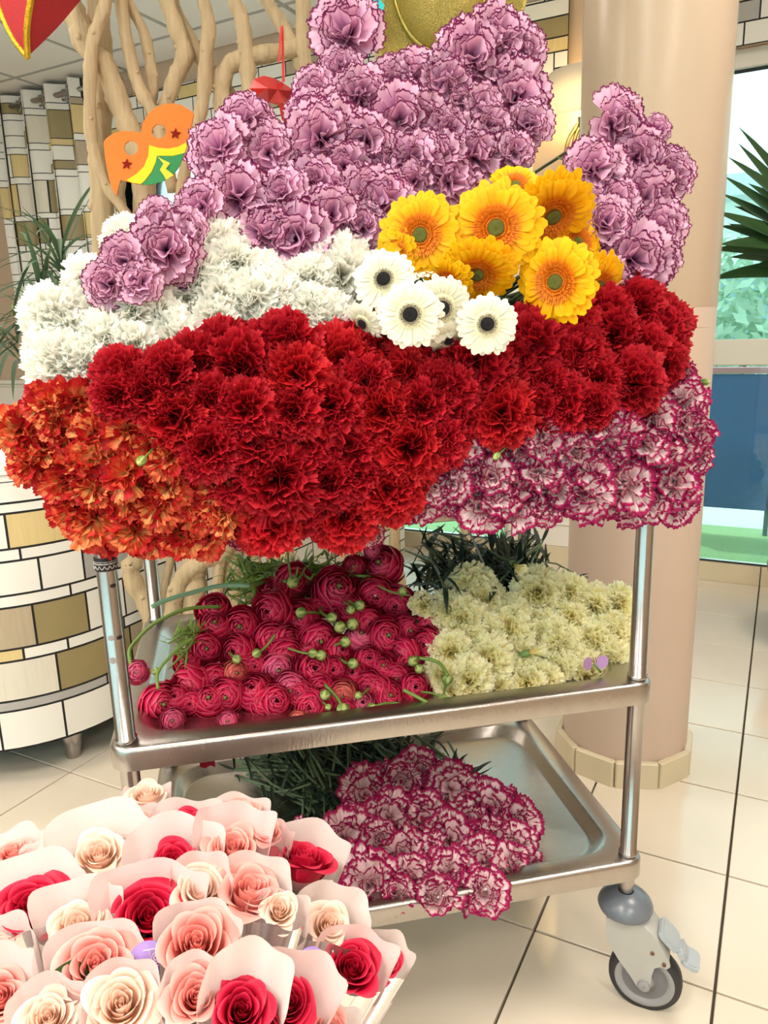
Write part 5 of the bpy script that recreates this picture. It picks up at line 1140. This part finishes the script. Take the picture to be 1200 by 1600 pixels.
bundle('leafy_stems', 'small dark leaf sprig lying alone at the back of the bottom tray', lambda rs: tro(0.50, 0.40, ZB-0.01), lambda rs: tro(0.55+rs.uniform(-.01, .01), 0.42, ZB+0.01), 3, 0.0014, m_gstem, 3, m_dark, 16, 0.05, 0.0035)
# a dropped petal under the middle shelf
q = MB(); P = on_trolley(324, 1193, 0.0); q.grid([[P+QU*0.010*a+ZZ*(0.005*b_+0.002*math.sin(a*5)) for b_ in (-1, 0, 1)] for a in (-1, -0.3, 0.4, 1)]); o = q.build('fallen_petal', MP['ranun']); tag(o, 'crimson petal stuck to the underside of the middle shelf', 'petal')

# ------------------------------------------------------------------ wrapped roses in the bucket
BC = np.array([-0.27, 0.60, 0.0])
e = empty('flower_bucket', BC, label='black bucket under the wrapped roses', cat='bucket')
q = MB(); q.lathe([(0.001, 0.002), (0.115, 0.002), (0.12, 0.01), (0.15, 0.24), (0.156, 0.245), (0.156, 0.252), (0.148, 0.252), (0.145, 0.24), (0.115, 0.012), (0.001, 0.012)], 40); q.build('bucket_body', mat('black plastic', (30, 30, 32), 0.4), e)
m_paper = mat('white wrapping paper', (242, 229, 225), 0.6, bump=0.25, bscale=25, trans=0.3)
m_paperp = mat('blush wrapping paper', (246, 218, 215), 0.6, bump=0.25, bscale=25, trans=0.3)
m_cello = glass('cellophane', (250, 244, 244), rough=0.06, opaq=0.10)
m_violet = mat('violet sticker', (150, 120, 190), 0.5)
m_vwhite = mat('sticker print', (226, 214, 240), 0.6)
m_roseleaf = mat('rose leaf', (50, 84, 38), 0.45, noise=0.2, nscale=20)
ROSES = [
 (232, 1432, 52, 'rred', 'crimson rose with violet round sticker, largest red in the middle', dict(st=(236, 1484, 27), h=62, w=84, nf=-8)),
 (307, 1474, 53, 'rpink', 'large coral pink rose facing up beside the violet-stickered crimson rose', dict(h=40, w=62, nf=-24)),
 (150, 1508, 52, 'rpink', 'coral pink rose with dark green leaf at its left side', dict(h=46, w=80, lf=(95, 1520), nf=10)),
 (190, 1568, 50, 'rcream', 'blush cream rose at the lower left, in rounded white paper', dict(h=44, w=62, nf=0)),
 (307, 1556, 44, 'rpink', 'coral pink rose at the bottom edge below the largest pink rose', dict(h=46, w=56, nf=0)),
 (378, 1578, 42, 'rred', 'crimson rose at the bottom edge in folded white paper', dict(h=96, w=66, nf=0)),
 (550, 1513, 40, 'rred', 'crimson rose at the right end facing up in white paper', dict(h=46, w=62, nf=0)),
 (122, 1447, 40, 'rcream', 'blush cream rose left of the violet-stickered crimson rose', dict(h=56, w=66, nf=-4)),
 (47, 1418, 46, 'rred', 'crimson rose near the left edge under clear film', dict(h=66, w=86, nf=16)),
 (312, 1390, 38, 'rcream', 'blush cream rose in the middle beside the tall pink one', dict(h=44, w=48, nf=0)),
 (392, 1392, 45, 'rpink', 'coral pink rose seen from the side right of centre', dict(h=42, w=62, tilt=0.9, nf=0)),
 (272, 1347, 34, 'rred', 'crimson rose behind the centre in a wide white sheet', dict(h=58, w=76, nf=10)),
 (363, 1327, 37, 'rpink', 'coral pink rose behind right of the centre crimson one', dict(h=56, w=58, nf=4)),
 (475, 1345, 46, 'rred', 'crimson rose seen from the side near the steel tray under film', dict(h=48, w=64, tilt=1.2, st=(443, 1312, 14), nf=10)),
 (155, 1335, 37, 'rcream', 'blush cream rose at the back left in tall paper', dict(h=88, w=80, nf=10)),
 (213, 1287, 29, 'rpink', 'coral pink rose at the back seen from the side', dict(h=24, w=44, tilt=0.9, nf=8)),
 (294, 1291, 28, 'rred', 'crimson rose at the back with one pointed leaf above it', dict(h=34, w=56, lf=(291, 1268), st=(323, 1292, 11), nf=0)),
 (374, 1270, 32, 'rpink', 'coral pink rose at the back right under clear film', dict(h=24, w=50, tilt=0.9, nf=10)),
 (230, 1242, 26, 'rcream', 'blush cream rose rearmost of all, next to the trolley post', dict(h=16, w=36, tilt=0.5, nf=8)),
 (88, 1336, 26, 'rcream', 'cream rose low at the back left behind a wide paper sheet', dict(h=38, w=60, nf=10)),
 (20, 1332, 24, 'rpink', 'coral pink rose at the left edge behind the others', dict(h=44, w=50, tilt=0.7, nf=10)),
 (450, 1568, 38, 'rred', 'crimson rose half covered by a big rounded paper sheet', dict(h=64, w=74, nf=30, st=(488, 1490, 24))),
 (515, 1445, 32, 'rcream', 'blush cream rose at the right with peach heart', dict(h=50, w=60, nf=14)),
 (437, 1422, 26, 'rcream', 'cream rose only just showing above its white paper', dict(h=20, w=52, nf=26)),
 (76, 1590, 38, 'rcream', 'blush cream rose at the bottom left corner of the bunch', dict(h=50, w=62, nf=0)),
 (0, 1560, 40, 'rpink', 'coral pink rose cut by the left picture edge', dict(h=66, w=60, nf=0)),
 (600, 1502, 26, 'rred', 'crimson rose rightmost behind film beside the trolley', dict(h=36, w=46, nf=20)),
 (418, 1302, 21, 'rpink', 'small pink rose behind film next to the dark leafy stems', dict(h=16, w=40, tilt=0.7, nf=18)),
 (-8, 1490, 26, 'rpink', 'pink rose at the left edge under tall folded paper', dict(h=60, w=62, nf=10)),
 (512, 1608, 32, 'rpink', 'pale pink rose at the bottom edge right of centre', dict(h=26, w=56, nf=10)),
 (345, 1300, 20, 'rpink', 'small pink rose peeking between two paper sheets at the back', dict(h=10, w=40, nf=10)),
]
def wrapped_rose(i, x, y, rp_, kind, lab, o_):
    zt = 0.575-0.10*max(0, (x-420)/200.0)-0.02*max(0, (150-x)/150.)+0.006*R.uniform(-1, 1)
    P = on_z(x, y, zt); D = depth(P); r_ = rp_*D/F
    base = BC+np.array([(P[0]-BC[0])*0.18, (P[1]-BC[1])*0.18, 0.05])
    ax = P-base; Ls = np.linalg.norm(ax); ax = ax/Ls
    tilt = o_.get('tilt', 0.0)
    # roses turn their faces part way to the viewer
    d = ax*0.75+to_cam(P)*(0.8-0.62*tilt)+np.array([R.gauss(0, 0.06) for _ in range(3)]); d /= np.linalg.norm(d)
    e = empty('wrapped_rose', base, label=lab, cat='rose')
    bl = obj('rose_bloom', ROSE[kind][i % 3], e); Mx = face_matrix(P-base, d, r_*0.97, R.uniform(0, 6)); bl.matrix_basis = Mx
    s0 = P-base-d*r_*1.0
    q = MB(); q.tube(smooth_path([s0, s0*0.6, s0*0.0+ax*0.02], 5), 0.0035, 7); q.build('stem', m_roseleaf, e)
    for k in range(4):
        a = k*1.57+0.4; dd_ = d*0.8+np.array([math.cos(a), math.sin(a), 0.1])*0.6
        if k < 2:
            q = MB(); q.grid(blade(s0-d*0.004, dd_, r_*1.1, r_*0.16, (0.1, 0.1, 1), 0.2, 6)); q.build('sepal', m_roseleaf, e)
    if 'lf' in o_:
        T = on_z(o_['lf'][0], o_['lf'][1], zt+0.004)-base; q = MB(); q.grid(blade(T*0.95+(P-base)*0.05-d*0.012, T-(P-base)+ZZ*0.02, 0.001, 0.001, ZZ, 0, 2))
        S = (P-base)-d*r_*0.5; q = MB(); q.grid(blade(S, T-S, np.linalg.norm(T-S)*1.25, 0.013, to_cam(P), 0.0, 10)); q.build('leaf', m_roseleaf, e)
    # paper sleeve: a cone of paper, high behind the bloom, low in front
    X = np.cross(ax, np.array([0.05, -1.0, 0.0])); X /= np.linalg.norm(X); Yv = np.cross(ax, X)      # Yv points away from the viewer when > 0
    if Yv[1] < 0: Yv = -Yv
    hb = max(2, o_['h']*(0.75 if i in (14, 19, 20, 28) else 1)-0.20*o_['w'])*D/F; wd = o_['w']*D/F*0.92; nf = -o_['nf']*D/F
    rs = random.Random(i*13+5); N = 40; M_ = 9; G = []; pk = rs.uniform(-0.3, 0.3); sq = rs.choice([1.0, 1.6, 2.4])
    c_top = (P-base)
    boxy = rs.random() < 0.45
    def sl(a, t, film=False):
        """a: angle (pi/2 = behind), t 0..1 up the cone"""
        c_, s_ = math.cos(a+pk*0.5), math.sin(a+pk*0.5)
        k_ = min(1, max(0, (s_+0.75)/1.15)); k_ = k_*k_*(3-2*k_)
        top = 1.0-(0.10*abs(c_)**6 if boxy else 0.42*abs(c_)**2.2)
        Lf = Ls-r_*1.15+nf
        if film: Lf = Ls-r_*0.1; k_ *= 0.6
        Ltop = Lf+(Ls+hb*1.25*top-Lf)*k_ + 0.003*math.sin(5*a+i)
        L = 0.03+(Ltop-0.03)*t
        rad_at = 0.006+(max(wd, r_*1.12)-0.006)*min(L/Ls, 1.5)**1.5
        flare = 0.22*max(0, L/Ls-0.97)*wd*3
        return ax*L + X*math.cos(a)*(rad_at*1.08+flare) + Yv*math.sin(a)*(max(rad_at*0.62, r_*0.95*min(1, L/Ls))+flare*1.2)
    a0 = -math.pi/2+0.55; a1 = 3*math.pi/2-0.55
    for j in range(N+1):
        a = a0+(a1-a0)*j/N
        G.append([sl(a, t) + (X*math.cos(a)+Yv*math.sin(a))*0.0016*math.sin(a*7+t*5+i) for t in np.linspace(0, 1, M_)])
    q = MB(); q.grid(G); o = q.build('paper_sleeve', m_paper if i % 3 else m_paperp, e)
    G = []
    for j in range(13):
        a = a1-0.25+(a0+2*math.pi-a1+0.5)*j/12
        G.append([sl(a, t, True)*1.0+(X*math.cos(a)+Yv*math.sin(a))*0.0012 for t in np.linspace(0, 1, M_)])
    q = MB(); q.grid(G); q.build('film_front', m_cello, e)
    if 'st' in o_:
        sx_, sy_, sr_ = o_['st']; C_ = on_z(sx_, sy_, zt-0.01)-base; n_ = to_cam(C_+base)*0.8+(-Yv)*0.5; n_ /= np.linalg.norm(n_); C_ = C_ + n_*r_*0.9
        A1 = np.cross(n_, ZZ); A1 /= np.linalg.norm(A1); A2 = np.cross(n_, A1); rr3 = sr_*D/F
        q = MB(); q.lathe([(0.0005, 0.0008), (rr3, 0.0008), (rr3, 0), (0.0005, 0)], 28, C_, (A1, A2, n_)); stk = q.build('sticker', m_violet, e); stk['label'] = 'violet round sticker with ring emblem'
        q = MB()
        for r2 in (0.22, 0.10): q.lathe([(rr3*r2, 0.0012), (rr3*(r2+0.05), 0.0012)], 20, C_-A1*rr3*0.45-A2*rr3*0.1, (A1, A2, n_))
        for k in range(3): q.box(C_-A1*rr3*0.15+A2*rr3*(0.30+0.16*k)+n_*0.0012, (rr3*(0.4-0.06*k), rr3*0.02, 0.0001), (A1, A2, n_))
        q.box(C_-A1*rr3*0.15-A2*rr3*0.55+n_*0.0012, (rr3*0.35, rr3*0.025, 0.0001), (A1, A2, n_))
        q.build('emblem', m_vwhite, stk, smooth=False)
for i, a in enumerate(ROSES): wrapped_rose(i, *a)
